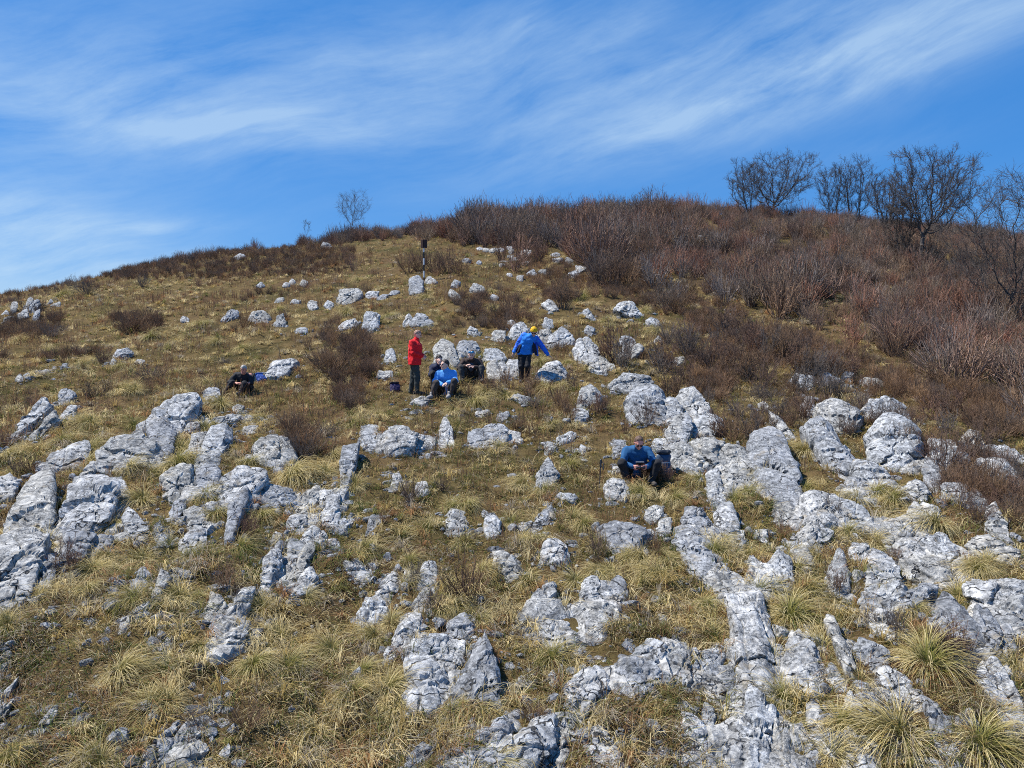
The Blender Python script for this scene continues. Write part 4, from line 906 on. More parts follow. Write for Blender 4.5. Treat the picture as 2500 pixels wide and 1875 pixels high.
def thicket():
    X, Y, r = sample_field(14000, 17, 80, 0.8, 0.92, 61); Z = height(X, Y); px, py = proj(np.stack([X, Y, Z], 1)); ok = inpoly(px + r.normal(0, 26, len(X)) * (py > 560 * K), py + r.normal(0, 24, len(X)) * (py > 560 * K), THICKET)
    ridge = (Y > 55) & (px > 900 * K) & (py < 520 * K); ok |= ridge & (X > -8) & (Y < 80)
    X, Y, px = X[ok], Y[ok], px[ok]; sel = r.permutation(len(X))[:3100]; X, Y, px = X[sel], Y[sel], px[sel]
    H = r.uniform(1.1, 2.3, len(X)) * (1 + 0.5 * np.clip(fbm2(X, Y, 5.0, 2, 70.0), -0.5, 0.9)); H *= np.where(px < 1000 * K, 0.62, 0.85) * np.where(px < 1500 * K, 1.15, np.interp(Y, [25, 45, 60], [1.0, 0.85, 0.62])) * np.where(fbm2(X, Y, 7.0, 2, 170.0) > 0.25, 1.25, 1.0)
    V, Q, c = mass(X, Y, H, 62, RED, 1.05); o = obj('thicket', mesh('thicket', V, Q, M_TWIG, True, c)); tag(o, 'leafless red-brown thicket covering the upper right hill and the ridge', None, None, 'stuff'); print('thicket', len(X), len(Q))
    X, Y, r = sample_field(9000, 30, 75, 0.8, 0.95, 63); Z = height(X, Y); px, py = proj(np.stack([X, Y, Z], 1)); ok = inpoly(px, py, LEFTBAND) & (fbm2(X, Y, 3.5, 2, 121.0) > np.interp(px / K, [0, 450, 700, 900], [0.10, 0.0, -0.25, -0.5])); X, Y, px = X[ok], Y[ok], px[ok]; sel = r.permutation(len(X))[:520]; X, Y, px = X[sel], Y[sel], px[sel]
    H = r.uniform(0.35, 1.2, len(X)) * np.interp(px / K, [0, 230, 460, 700], [0.4, 0.6, 1.0, 1.1]); V, Q, c = mass(X, Y, H, 64, RED, 0.9); o = obj('ridge_scrub', mesh('ridge_scrub', V, Q, M_TWIG, True, c)); tag(o, 'thin fringe of bare scrub along the left skyline', None, None, 'stuff'); print('band', len(X))
    # knee-high brown scrub and heather
    X, Y, r = sample_field(26000, 9, 62, 1.35, 0.86, 65); Z = height(X, Y); px, py = proj(np.stack([X, Y, Z], 1)); ok = np.zeros(len(X), bool)
    for p in SCRUB: ok |= inpoly(px, py, p)
    pr_ = np.where(ok, 0.9, np.clip((fbm2(X, Y, 2.4, 3, 90.0) - 0.22) * 1.0, 0, 0.5) * np.clip(0.35 + (900 * K - py) / (300 * K), 0.12, 0.7)); keep = (r.uniform(size=len(X)) < pr_) & ~on_rock(X, Y, 1.0)
    X, Y = X[keep], Y[keep]; print('scrub', len(X)); sel = r.permutation(len(X))[:4600]; X, Y = X[sel], Y[sel]
    H = r.uniform(0.22, 0.66, len(X)); V, Q, c = mass(X, Y, H, 66, [(0.26, 0.165, 0.11), (0.32, 0.20, 0.125), (0.22, 0.16, 0.12), (0.36, 0.225, 0.125)], 1.1)
    o = obj('low_scrub', mesh('low_scrub', V, Q, M_TWIG, True, c)); tag(o, 'knee-high brown scrub and dry heather spread over the slope', None, None, 'stuff')
thicket()

SH_FINE = []
def shrub_mesh(i, **kw):
    V, Q = shrub(**kw); r = np.random.default_rng(i); me = mesh('bare_shrub', V, Q, M_TWIG, True, np.broadcast_to(np.array(RED[i % len(RED)]) * 0.62, (len(V), 3))); return me
SH_TALL = [shrub_mesh(i, seed=300 + i, ns=15, spread=0.36, twigs=6, thick=0.013, npt=6, k=4, upright=0.8, sub=2) for i in range(4)]
SH_WIDE = [shrub_mesh(i + 1, seed=320 + i, ns=30, spread=0.62, twigs=5, thick=0.010, npt=5, k=3, upright=0.85, sub=2) for i in range(3)]
SH_LOW = [shrub_mesh(i + 2, seed=340 + i, ns=60, spread=0.85, twigs=5, thick=0.010, npt=4, k=3, upright=0.7, sub=1) for i in range(2)]
SHRUBS = {  # crop: x,y of the foot, height, kind
'C': '330,470,270,w 240,450,200,t 440,470,220,t 950,200,210,t 1000,190,170,t 1700,690,290,w 1840,640,230,t 1350,570,210,t 1450,560,190,t 980,1000,190,t 1980,760,220,w 2080,860,200,w 1660,830,150,w 1900,1000,180,w 700,380,160,t 860,160,150,t 160,250,130,t 1250,480,120,t 2150,1000,180,w 60,180,100,t',
'B': '1640,300,170,t 1700,290,150,t 1560,260,110,t 1970,370,200,w 2100,200,210,t 2190,110,200,t 2060,730,150,t 1960,740,130,t 2120,740,140,t 50,215,120,l 1480,130,150,t 1350,520,60,t 1250,250,110,l 1130,380,90,l',
'H': '1440,840,210,t 1410,830,150,t 430,600,165,w 500,594,165,w 600,600,185,w 685,606,195,w 755,606,170,w 2100,840,210,w 2170,860,230,w 1660,670,260,w 1740,700,290,w 1820,700,300,w 1580,560,170,w 1950,310,280,w 2020,300,300,w 2090,310,240,w 1760,1190,310,t 1820,1220,260,t 2030,1170,170,t 2110,1240,210,t 50,1200,120,w 120,1270,120,l 210,1150,120,w 20,1130,100,w 90,1130,110,w 1050,900,170,w 980,920,150,w 860,880,130,w 1240,480,130,w 700,1000,110,w 1100,860,130,w 1990,800,110,w',
'I': '440,1310,270,t 550,1330,260,t 640,1350,290,t 960,1410,210,t 1080,1430,190,t 30,1310,260,w 200,1400,260,w 330,1360,200,t 760,1330,200,t 1160,1370,150,t 1450,1340,110,l 1530,1360,80,l',
'A': '1610,1090,190,t 430,1330,220,t 1960,570,170,l 1590,1060,120,t 960,80,110,l 2110,430,110,l',
'F': '1700,610,260,t 1620,600,200,t 1790,620,210,t 1370,460,200,t 1220,420,130,t 1860,760,160,l 1000,200,180,t',
'D': '1590,1060,170,l 1280,1040,110,l 1660,470,60,l', 'E': '470,120,150,t 1230,1010,110,l 1260,990,90,l',
'G': '860,970,130,l 960,900,90,l 2140,1250,190,l 2090,1200,150,l 560,740,110,w 470,730,110,w 920,690,90,w 330,1010,90,l 520,1130,70,l 1460,1200,60,l'}
shrub_objs = []
for cr, txt in SHRUBS.items():
    for it in txt.split():
        a, b, h, kd = it.split(','); q = nat(cr, [(float(a), float(b))])[0]; P = at(q[0], q[1]); hm = float(h) * 0.377 / F * np.linalg.norm(P)
        if cr in 'GHI' and float(b) < 480 and float(h) > 200: hm *= 0.9
        lst = {'t': SH_TALL, 'w': SH_WIDE, 'l': SH_LOW}[kd]; o = obj('bare_shrub' if kd != 'l' else 'heather_bush', lst[int(rng.integers(len(lst)))], None, P)
        o.scale = (hm, hm, hm) if kd != 'l' else (hm * 1.2, hm * 1.2, hm); o.rotation_euler = (0, 0, float(rng.uniform(0, 6.28))); shrub_objs.append([(q[0], q[1]), float(h) * 0.377, o, kd])

for (zone, num, hr) in (([(1480, 700), (1640, 730), (1800, 800), (1700, 880), (1560, 850), (1440, 860), (1380, 760)], 38, (40, 85)), ([(1480, 860), (1760, 850), (1960, 900), (2200, 1000), (2205, 1150), (2080, 1100), (1900, 960), (1700, 950)], 40, (38, 80)), ([(1950, 820), (2210, 900), (2210, 980), (2000, 900)], 14, (40, 75))):
    z_ = np.array(zone) * K; got = 0
    while got < num:
        x_, y_ = rng.uniform(z_.min(0), z_.max(0))
        if not inpoly(np.array([x_]), np.array([y_]), z_)[0]: continue
        P = at(x_, y_); hpx = float(rng.uniform(*hr)); hm = hpx / F * np.linalg.norm(P); kd = 't' if rng.uniform() < 0.7 else 'w'; lst = {'t': SH_TALL, 'w': SH_WIDE}[kd]; o = obj('bare_shrub', lst[int(rng.integers(len(lst)))], None, P)
        o.scale = (hm * float(rng.uniform(0.9, 1.5)), hm * float(rng.uniform(0.9, 1.5)), hm); o.rotation_euler = (float(rng.normal(0, .12)), float(rng.normal(0, .12)), float(rng.uniform(0, 6.28))); shrub_objs.append([(x_, y_), hpx, o, kd]); got += 1
# ---- bare trees
def tree(base, height_px, seed, label, roots=((0, 0),), crown=(0.42, 0.40, 0.60), bole=0.25, n=520, step=0.030, thick=1.0, lean=(0, 0), gnarl=0.22, flat=0.0):
    """a leafless tree grown towards points spread through its crown; crown = (radius, half height, centre height) in tree heights"""
    P0 = at(base[0] * K, base[1] * K); H = height_px * K / F * np.linalg.norm(P0); r = np.random.default_rng(seed)
    root = empty('bare_tree', P0, label, 'tree', 'bare trees on the ridge')
    q = nrm(r.normal(size=(n, 3))) * (r.uniform(0.12, 1, (n, 1)) ** (1 / 2.2)); q *= 1 + 0.42 * perlin(q * 1.7 + seed)[:, None]; q[:, 2] = np.maximum(q[:, 2], -0.95)
    q[:, :2] *= (0.72 + 0.28 * q[:, 2:3]); A = q * np.array([crown[0], crown[0], crown[1]]) + np.array([lean[0], lean[1], crown[2]]); A = A[A[:, 2] > bole * 0.8]
    pos, par = [], []
    for (x, y) in roots:
        k = max(2, int(bole / step)); prev = -1
        for i in range(k + 1):
            t = i / k; pos.append(np.array([x, y, -0.03 + (bole + 0.03) * t]) + np.array([lean[0], lean[1], 0]) * t * 0.35 + (r.normal(0, 0.006, 3) if i else 0)); par.append(prev); prev = len(pos) - 1
    pos = np.array(pos); par = list(par)
    for it in range(90):
        if len(A) == 0: break
        d = np.linalg.norm(A[:, None] - pos[None], axis=2); near = d.argmin(1); dm = d.min(1); A, near, dm = A[dm > step * 1.25], near[dm > step * 1.25], dm[dm > step * 1.25]
        if len(A) == 0: break
        ids = np.unique(near); new = []
        for i in ids:
            m = near == i; dv = nrm((A[m] - pos[i]) / dm[m][:, None]).sum(0); dv = nrm(nrm(dv) + r.normal(0, gnarl, 3) + np.array([0, 0, 0.16])); new.append(pos[i] + dv * step); par.append(int(i))
        pos = np.vstack([pos, new])
        if len(pos) > 3400: break
    # sprays of fine twigs
    N0 = len(pos); pl = list(pos); ch = np.bincount([p for p in par if p >= 0], minlength=N0); tw = []
    for i in range(N0):
        if pos[i, 2] < bole * 1.1 or par[i] < 0: continue
        d0 = nrm(pos[i] - pos[par[i]])
        for q_ in range(3 if ch[i] <= 1 else 1):
            dv = nrm(d0 + r.normal(0, 0.40, 3) + np.array([0, 0, 0.55])); p = pos[i]; L_ = step * r.uniform(0.8, 1.9)
            for s_ in range(2):
                p2 = p + dv * L_; tw.append((p, p2)); f_ = p + (p2 - p) * 0.6; tw.append((f_, f_ + nrm(dv + r.normal(0, 0.6, 3)) * L_ * 0.9)); p = p2; dv = nrm(dv + r.normal(0, 0.35, 3)); L_ *= 0.8
    n_ = len(pos); rad = np.zeros(n_); tip = 0.0014 * thick
    for i in range(n_ - 1, -1, -1):
        rad[i] = max(rad[i], tip ** 2.3) if rad[i] == 0 else rad[i]
        if par[i] >= 0: rad[par[i]] += rad[i]
    rad = np.maximum(rad ** (1 / 2.3), tip); par = np.array(par); e = np.nonzero(par >= 0)[0]; S = np.stack([pos[par[e]], pos[e]], 1) * H; Rr = np.maximum(np.stack([np.minimum(rad[par[e]], rad[e] * 1.35), rad[e]], 1) * H, 0.0065)
    big = (pos[e, 2] <= bole + 0.002) & (e < len(roots) * (max(2, int(bole / step)) + 1))
    T_ = np.array(tw) * H; RT = np.full((len(tw), 2), 0.0055 * max(thick, 0.8)); RT[:, 1] *= 0.6
    for nm, m, k in (('trunk', big, 8), ('crown', ~big, 4)):
        V, Q = tubes(S[m], Rr[m], k)
        if nm == 'crown': V, Q = join([(V, Q), tubes(T_, RT, 3)])
        obj(nm, mesh(nm, V, Q, M_BARK), root)
    return root
tree((762, 496), 80, 1, 'small lone bare tree on the left shoulder of the ridge', crown=(0.60, 0.44, 0.56), bole=0.14, n=300, step=0.04, thick=0.8)
tree((1668, 472), 122, 2, 'wide-crowned bare tree with a single trunk, leftmost of the big ridge trees', crown=(0.85, 0.46, 0.56), bole=0.18, n=800, gnarl=0.3, lean=(0.06, 0))
tree((1618, 472), 110, 3, 'slim bare tree leaning left, close against the wide-crowned tree', roots=((0.05, 0), (0.0, 0.05)), crown=(0.42, 0.48, 0.54), bole=0.08, n=420, lean=(-0.08, 0))
tree((1796, 480), 118, 4, 'upright many-stemmed bare tree in the gap between the two broad trees', roots=((-.06, 0), (0, .04), (.06, -.03)), crown=(0.34, 0.52, 0.50), bole=0.10, n=480, gnarl=0.15)
tree((1846, 482), 122, 5, 'tall bundle-like bare tree with close upright stems beside the great oak', roots=((-.08, 0), (-.02, .05), (.03, -.03), (.09, .02)), crown=(0.40, 0.53, 0.50), bole=0.12, n=640, gnarl=0.13)
tree((1916, 496), 105, 6, 'dense dark bare tree touching the left side of the great oak', roots=((-.05, 0), (.05, 0)), crown=(0.52, 0.50, 0.52), bole=0.10, n=620, gnarl=0.2, thick=1.2)
tree((1984, 585), 216, 7, 'great bare oak with a round crown, biggest tree on the ridge', crown=(0.52, 0.36, 0.65), bole=0.34, n=1050, step=0.024, gnarl=0.3, lean=(0.10, 0), thick=0.95)
tree((1946, 575), 130, 8, 'dark double-stemmed bare tree in the thicket below the great oak', roots=((-.03, 0), (.08, 0)), crown=(0.36, 0.46, 0.55), bole=0.2, n=360, thick=1.2)
tree((2190, 720), 290, 9, 'pale-twigged bare tree at the right edge of the photo', crown=(0.50, 0.48, 0.52), bole=0.12, n=760, gnarl=0.3, lean=(-0.02, 0), thick=0.7)
tree((662, 508), 28, 10, 'tiny forked bare sapling on the skyline left of the lone tree', roots=((-.06, 0), (.08, 0)), crown=(0.42, 0.5, 0.55), bole=0.1, n=16, step=0.10, thick=1.4)

def stalk(px0, px1, label, thick=0.012, fork=True, seed=3):
    """a single dead stem standing in the grass"""
    P = at(*px0); d = ray(*px1); top = d * (P[1] / d[1]); r = np.random.default_rng(seed); v = top - P; t = np.linspace(0, 1, 8)
    S = t[:, None] * v + r.normal(0, 0.012, (8, 3)) * (t > 0)[:, None]; lst = [(S, np.linspace(thick, thick * 0.4, 8))]
    for k in (4, 5, 6):
        q = S[k] + np.linspace(0, 1, 8)[:, None] * (np.array([r.uniform(-0.12, 0.12), r.uniform(-0.1, 0.1), 0.12])); lst.append((q, np.linspace(thick * 0.5, thick * 0.25, 8)))
    V, Q = tubes(np.array([a for a, _ in lst]), np.array([b for _, b in lst]), 5); o = obj('dead_stalk', mesh('dead_stalk', V, Q, M_BARK), None, P); tag(o, label, 'stalk')
stalk((690, 908), (679, 843), 'thin dark dead stalk standing before the rock beside the blue backpack')
# ------------------------------------------------------------------ people and their things
class Sdf:
    def __init__(s, lo, hi, h=0.008):
        s.lo = np.array(lo, float); s.h = h; n = np.ceil((np.array(hi) - s.lo) / h).astype(int) + 2; s.D = np.full(n, 1.0, np.float32); s.n = n
    def _box(s, lo, hi, m):
        a = np.clip(np.floor((np.minimum(lo, hi) - m - s.lo) / s.h).astype(int), 0, s.n); b = np.clip(np.ceil((np.maximum(lo, hi) + m - s.lo) / s.h).astype(int) + 1, 0, s.n)
        sl = tuple(slice(i, j) for i, j in zip(a, b)); g = [s.lo[k] + s.h * np.arange(a[k], b[k]) for k in range(3)]
        return sl, np.stack(np.meshgrid(*g, indexing='ij'), -1)
    def _put(s, sl, d, k):
        o = s.D[sl]
        if k > 0: hh = np.maximum(k - np.abs(o - d), 0) / k; s.D[sl] = np.minimum(o, d) - hh * hh * k * 0.25
        else: s.D[sl] = np.minimum(o, d)
    def cap(s, p, r0, q, r1, k=0.02):
        p, q = np.array(p, float), np.array(q, float); sl, X = s._box(np.minimum(p, q), np.maximum(p, q), max(r0, r1) + k + 4 * s.h)
        v = q - p; t = np.clip(((X - p) @ v) / max(v @ v, 1e-9), 0, 1); s._put(sl, np.linalg.norm(X - p - t[..., None] * v, axis=-1) - (r0 + (r1 - r0) * t), k); return s
    def ell(s, c, ax, rad, k=0.02):
        c = np.array(c, float); rad = np.array(rad, float); m = rad.max() + k + 4 * s.h; sl, X = s._box(c, c, m)
        y = (X - c) @ np.array(ax).T; q = np.linalg.norm(y / rad, axis=-1); g = np.linalg.norm(y / rad ** 2, axis=-1)
        s._put(sl, q * (q - 1) / np.maximum(g, 1e-6), k); return s
    def box(s, c, ax, half, rnd=0.02, k=0.0):
        c = np.array(c, float); half = np.array(half, float); sl, X = s._box(c, c, np.linalg.norm(half) + rnd + 4 * s.h)
        y = np.abs((X - c) @ np.array(ax).T) - (half - rnd); s._put(sl, np.linalg.norm(np.maximum(y, 0), axis=-1) + np.minimum(y.max(-1), 0) - rnd, k); return s
    def cut(s, c, nrm_):
        """keep the side that nrm_ points to"""
        nrm_ = np.array(nrm_, float) / np.linalg.norm(nrm_); g = [s.lo[k] + s.h * np.arange(s.n[k]) for k in range(3)]
        d = (g[0][:, None, None] - c[0]) * nrm_[0] + (g[1][None, :, None] - c[1]) * nrm_[1] + (g[2][None, None, :] - c[2]) * nrm_[2]; s.D = np.maximum(s.D, -d.astype(np.float32)); return s
    def nets(s):
        D = s.D; I8 = [(i, j, k) for i in (0, 1) for j in (0, 1) for k in (0, 1)]; ins = D < 0
        sh = tuple(m - 1 for m in D.shape); c = np.zeros(sh, np.int8)
        for o in I8: c += ins[o[0]:o[0] + sh[0], o[1]:o[1] + sh[1], o[2]:o[2] + sh[2]]
        act = (c > 0) & (c < 8); I = np.argwhere(act); idx = np.full(sh, -1, np.int64); idx[act] = np.arange(len(I))
        vals = np.stack([D[I[:, 0] + o[0], I[:, 1] + o[1], I[:, 2] + o[2]] for o in I8], 1); O = np.array(I8, float); acc = np.zeros((len(I), 3)); cnt = np.zeros(len(I))
        for a in range(8):
            for b in range(a + 1, 8):
                if np.abs(O[a] - O[b]).sum() != 1: continue
                va, vb = vals[:, a], vals[:, b]; x = (va < 0) != (vb < 0); t = np.where(x, va / np.where(x, va - vb, 1), 0); acc += np.where(x[:, None], O[a] + t[:, None] * (O[b] - O[a]), 0); cnt += x
        V = s.lo + s.h * (I + acc / cnt[:, None]); Q = []
        for ax in range(3):
            m = np.moveaxis(ins, ax, 0); ix = np.moveaxis(idx, ax, 0); x = m[:-1] != m[1:]; J = np.argwhere(x[:, 1:-1, 1:-1]) + np.array([0, 1, 1])
            q = np.stack([ix[J[:, 0], J[:, 1] - 1, J[:, 2] - 1], ix[J[:, 0], J[:, 1], J[:, 2] - 1], ix[J[:, 0], J[:, 1], J[:, 2]], ix[J[:, 0], J[:, 1] - 1, J[:, 2]]], 1)
            fl = m[J[:, 0], J[:, 1], J[:, 2]] != (ax == 1); q[~fl] = q[~fl][:, ::-1]; Q.append(q)
        return V, np.concatenate(Q)
    def make(s, name, mat, parent, fold=0.0, fsc=0.07, loc=(0, 0, 0)):
        V, Q = s.nets()
        if fold: V = V + fold * np.stack([perlin(V / fsc + 3 * q_) for q_ in (1, 2, 3)], -1) * np.array([1, 1, 0.4])
        return obj(name, mesh(name, V, Q, mat, True), parent, loc)

def fabric(name, c, rough=0.85): return plain(name, c, rough, 0.14, 40, 0.2)
M_SKIN = plain('skin', (0.74, 0.45, 0.34), 0.6, 0.08, 30, 0.05); M_EYE = plain('eye', (0.03, 0.025, 0.02), 0.2, 0.05, 30, 0)
M_LIP = plain('lips', (0.30, 0.11, 0.10), 0.6, 0.05, 30, 0); M_BLACK = plain('black_plastic', (0.012, 0.012, 0.014), 0.4, 0.1, 20, 0); M_SHOE = plain('shoe_leather', (0.05, 0.042, 0.036), 0.8, 0.2, 30, 0.2)
M_WHITE = plain('white_highlight', (0.75, 0.75, 0.73), 0.4, 0.05, 20, 0)

def hand(S, w, d, n, thumb, curl=0.5):
    """palm, four unequal fingers and a thumb; d along the hand, n the palm side"""
    d = nrm(d); n = nrm(np.array(n, float) - d * np.dot(n, d)); b = np.cross(d, n) * thumb; w = np.array(w, float); p1 = w + d * 0.085
    for o in (-0.024, 0, 0.024): S.cap(w + b * o * 0.7, 0.018, p1 + b * o, 0.014, 0.012)
    for o, ln in ((0.031, 0.072), (0.011, 0.080), (-0.010, 0.074), (-0.030, 0.058)):
        p = p1 + b * o; a = 0.25 * curl
        for f, r in ((0.46, 0.0095), (0.30, 0.009), (0.24, 0.008)):
            dd = d * math.cos(a) + n * math.sin(a); q = p + dd * ln * f; S.cap(p, r, q, r * 0.93, 0.004); p = q; a += 0.75 * curl
    p = w + d * 0.022 + b * 0.024; q = p + nrm(d * 0.7 + b * 0.8 + n * 0.35) * 0.04; S.cap(p, 0.013, q, 0.0105, 0.008); S.cap(q, 0.0105, q + nrm(d + n * 0.5 * curl + b * 0.1) * 0.034, 0.009, 0.004)

def person(px, label, J, top, trousers, hair, shoes=M_SHOE, yaw=0.0, pitch=0.25, roll=0.0, hair_cut=(-0.45, 0.85, 0.005), hands=None, bare_arms=False, collar=True, hem=0.0, extra=None, hairless=False, bulk=1.0, skin=None, scale=1.0):
    P = at(*px); root = empty('person', P, label, 'person', 'hikers resting on the hillside'); root.scale = (scale,) * 3; J = {k: np.array(v, float) for k, v in J.items()}; sk = skin or M_SKIN
    allp = np.array(list(J.values())); lo, hi = allp.min(0) - 0.26, allp.max(0) + 0.26
    f = np.array([math.sin(yaw) * math.cos(pitch), -math.cos(yaw) * math.cos(pitch), -math.sin(pitch)]); rt = nrm(np.cross(f, UP)); u = np.cross(rt, f); rt, u = rt * math.cos(roll) + u * math.sin(roll), u * math.cos(roll) - rt * math.sin(roll)
    H = J['head']; AX = np.array([rt, f, u]); sax = nrm(J['shR'] - J['shL'])
    def torso(S, g, b=1.0):
        pel = (J['hipL'] + J['hipR']) / 2
        S.cap(J['hipL'], 0.098 * b + g, J['hipR'], 0.098 * b + g, 0.04)
        for o in (-0.055, 0.055): S.cap(pel + sax * o, 0.105 * b + g, J['chest'] + sax * o * 1.3, 0.112 * b + g, 0.06)
        S.cap(J['shL'] * 0.93 + J['shR'] * 0.07, 0.058 + g, J['shR'] * 0.93 + J['shL'] * 0.07, 0.058 + g, 0.06); S.cap(J['chest'], 0.09 + g, J['neck'], 0.055 + g, 0.06)
    def arm(S, sd, g, end=1.0):
        w = J['el' + sd] + (J['wr' + sd] - J['el' + sd]) * end
        S.cap(J['sh' + sd], 0.056 + g, J['el' + sd], 0.042 + g, 0.03); S.cap(J['el' + sd], 0.042 + g, w, 0.030 + g * 0.9, 0.02)
    def legs(S, g):
        for sd in 'LR': S.cap(J['hip' + sd], 0.092 + g, J['kn' + sd], 0.058 + g, 0.05); S.cap(J['kn' + sd], 0.058 + g, J['an' + sd], 0.040 + g, 0.03)
    S = Sdf(lo, hi, 0.0085); torso(S, 0, bulk); legs(S, 0)
    for sd in 'LR': arm(S, sd, 0); S.cap(J['an' + sd], 0.038, J['to' + sd], 0.034, 0.02)
    S.cap(J['neck'], 0.056, H - u * 0.03, 0.052, 0.03)
    S.ell(H + u * 0.022 - f * 0.012, AX, (0.074, 0.094, 0.096), 0.03); S.ell(H - u * 0.045 + f * 0.022, AX, (0.056, 0.062, 0.070), 0.03); S.cap(H - u * 0.092 + f * 0.055, 0.018, H - u * 0.092 + f * 0.06, 0.018, 0.03)
    S.cap(H + u * 0.012 + f * 0.086, 0.008, H - u * 0.026 + f * 0.108, 0.014, 0.012); S.cap(H + u * 0.034 + f * 0.078 - rt * 0.035, 0.010, H + u * 0.034 + f * 0.078 + rt * 0.035, 0.010, 0.015)
    for sg in (-1, 1): S.ell(H + rt * 0.079 * sg - u * 0.012 - f * 0.012, AX, (0.012, 0.022, 0.032), 0.01)
    hd = hands or {}
    for sd, th in (('L', -1), ('R', 1)):
        e = J['wr' + sd] - J['el' + sd]; d_, n_, c_ = hd.get(sd, (e, np.array([0, 0.4, -1.0]), 0.6)); hand(S, J['wr' + sd], np.array(d_, float), n_, th, c_)
    body = S.make('body', sk, root)
    for sg in (-1, 1): obj('eye', sphere_mesh('eye', 0.013, M_EYE), root, H + rt * 0.031 * sg + u * 0.010 + f * 0.080)
    S = Sdf(H - 0.14, H + 0.14, 0.006); S.cap(H - u * 0.060 + f * 0.078 - rt * 0.018, 0.007, H - u * 0.060 + f * 0.078 + rt * 0.018, 0.007, 0.004); S.make('mouth', M_LIP, root)
    if hair is not None and not hairless:
        S = Sdf(H - 0.2, H + 0.2, 0.006); S.ell(H + u * 0.026 - f * 0.016, AX, (0.083, 0.102, 0.106), 0.0); S.cut(H, f * hair_cut[0] + u * hair_cut[1]) if hair_cut[2] == 0 else S.cut(H + u * hair_cut[2], f * hair_cut[0] + u * hair_cut[1]); S.make('hair', hair, root, 0.008, 0.025)
    # clothes
    S = Sdf(lo, hi, 0.0095); torso(S, 0.020, bulk); 
    for sd in 'LR': arm(S, sd, 0.020, 0.97 if not bare_arms else 0.0)
    if bare_arms: 
        for sd in 'LR': S.cap(J['sh' + sd], 0.076, J['sh' + sd] * 0.35 + J['el' + sd] * 0.65, 0.068, 0.03)
    if collar: S.cap(J['neck'], 0.070, J['neck'] + (H - J['neck']) * 0.35, 0.066, 0.02)
    else: S.cut(J['neck'] + (H - J['neck']) * 0.12, -(H - J['neck']))
    if hem: S.cap(J['hipL'] - UP * hem, 0.118 * bulk, J['hipR'] - UP * hem, 0.118 * bulk, 0.05); S.cut((J['hipL'] + J['hipR']) / 2 - UP * (hem + 0.02), UP)
    o = S.make('shirt' if bare_arms else 'jacket', top, root, 0.016, 0.085)
    S = Sdf(lo, hi, 0.010); S.cap(J['hipL'], 0.112 * bulk, J['hipR'], 0.112 * bulk, 0.04); legs(S, 0.022); S.make('trousers', trousers, root, 0.016, 0.09)
    for sd in 'LR':
        S = Sdf(np.minimum(J['an' + sd], J['to' + sd]) - 0.1, np.maximum(J['an' + sd], J['to' + sd]) + 0.1, 0.008); S.cap(J['an' + sd] - UP * 0.012, 0.050, J['to' + sd], 0.042, 0.02); S.cap(J['an' + sd], 0.052, J['an' + sd] + UP * 0.06, 0.050, 0.02); S.make('shoe', shoes, root)
    if extra: extra(root, J, H, f, u, rt, AX)
    return root, P
_sph = {}
def sphere_mesh(name, r, mat):
    if (name, r) not in _sph:
        b = bmesh.new(); bmesh.ops.create_uvsphere(b, u_segments=12, v_segments=8, radius=r); m = bpy.data.meshes.new(name); b.to_mesh(m); b.free(); m.materials.append(mat); _sph[(name, r)] = m
    return _sph[(name, r)]
def shades(root, J, H, f, u, rt, AX):
    S = Sdf(H - 0.15, H + 0.15, 0.006)
    for sg in (-1, 1): S.ell(H + rt * 0.032 * sg + u * 0.008 + f * 0.088, AX, (0.031, 0.012, 0.022), 0.004); S.cap(H + rt * 0.062 * sg + u * 0.012 + f * 0.08, 0.006, H + rt * 0.084 * sg + u * 0.0 - f * 0.01, 0.006, 0.003)
    S.make('sunglasses', M_BLACK, root)

M_DKTR = fabric('dark_trouser_cloth', (0.009, 0.009, 0.012)); M_GREENTR = fabric('grey_green_trouser_cloth', (0.040, 0.045, 0.040)); M_BRTR = fabric('brown_trouser_cloth', (0.040, 0.030, 0.026))
HAIR_DK = plain('dark_hair', (0.025, 0.016, 0.012), 0.6, 0.3, 60, 0.5); HAIR_BR = plain('brown_hair', (0.13, 0.075, 0.05), 0.7, 0.3, 60, 0.5); HAIR_GR = plain('grey_hair', (0.40, 0.37, 0.32), 0.7, 0.3, 60, 0.5); HAIR_SH = plain('cropped_hair', (0.38, 0.22, 0.155), 0.7, 0.2, 60, 0.3)

# 1 the man with the controller
CP = (1560, 1180)
J1 = dict(hipL=(-.11, .36, .17), hipR=(.11, .36, .17), chest=(0, .28, .50), neck=(0, .19, .61), head=(0, .05, .735), shL=(-.20, .25, .565), shR=(.20, .25, .565), elL=(-.29, .08, .36), elR=(.29, .08, .36), wrL=(-.13, -.06, .315), wrR=(.13, -.06, .315),
          knL=(-.32, -.04, .38), knR=(.32, -.04, .37), anL=(-.21, -.06, .05), anR=(.21, -.06, .05), toL=(-.24, -.26, .03), toR=(.24, -.26, .03))
m_sw = fabric('teal_blue_sweater_knit', (0.008, 0.085, 0.215))
_, P1 = person(CP, 'man in a deep blue sweater and sunglasses sitting cross-kneed, holding a drone controller', J1, m_sw, M_DKTR, HAIR_BR, pitch=0.62, hair_cut=(-0.85, 0.5, 0.028), extra=shades, hands={'L': ((0.5, -0.6, 0.05), (0.9, 0.2, 0.1), 0.75), 'R': ((-0.5, -0.6, 0.05), (-0.9, 0.2, 0.1), 0.75)}, bulk=1.10, scale=1.09,
               skin=plain('sunburnt_skin', (0.72, 0.32, 0.25), 0.6, 0.1, 30, 0.05))
ct = empty('drone_controller', P1 + 1.09 * np.array([0, -.135, .325]), 'black drone controller with a phone clipped on, held by the man in deep blue', 'controller'); I3 = np.array([[1, 0, 0], [0, .9, .43], [0, -.43, .9]])
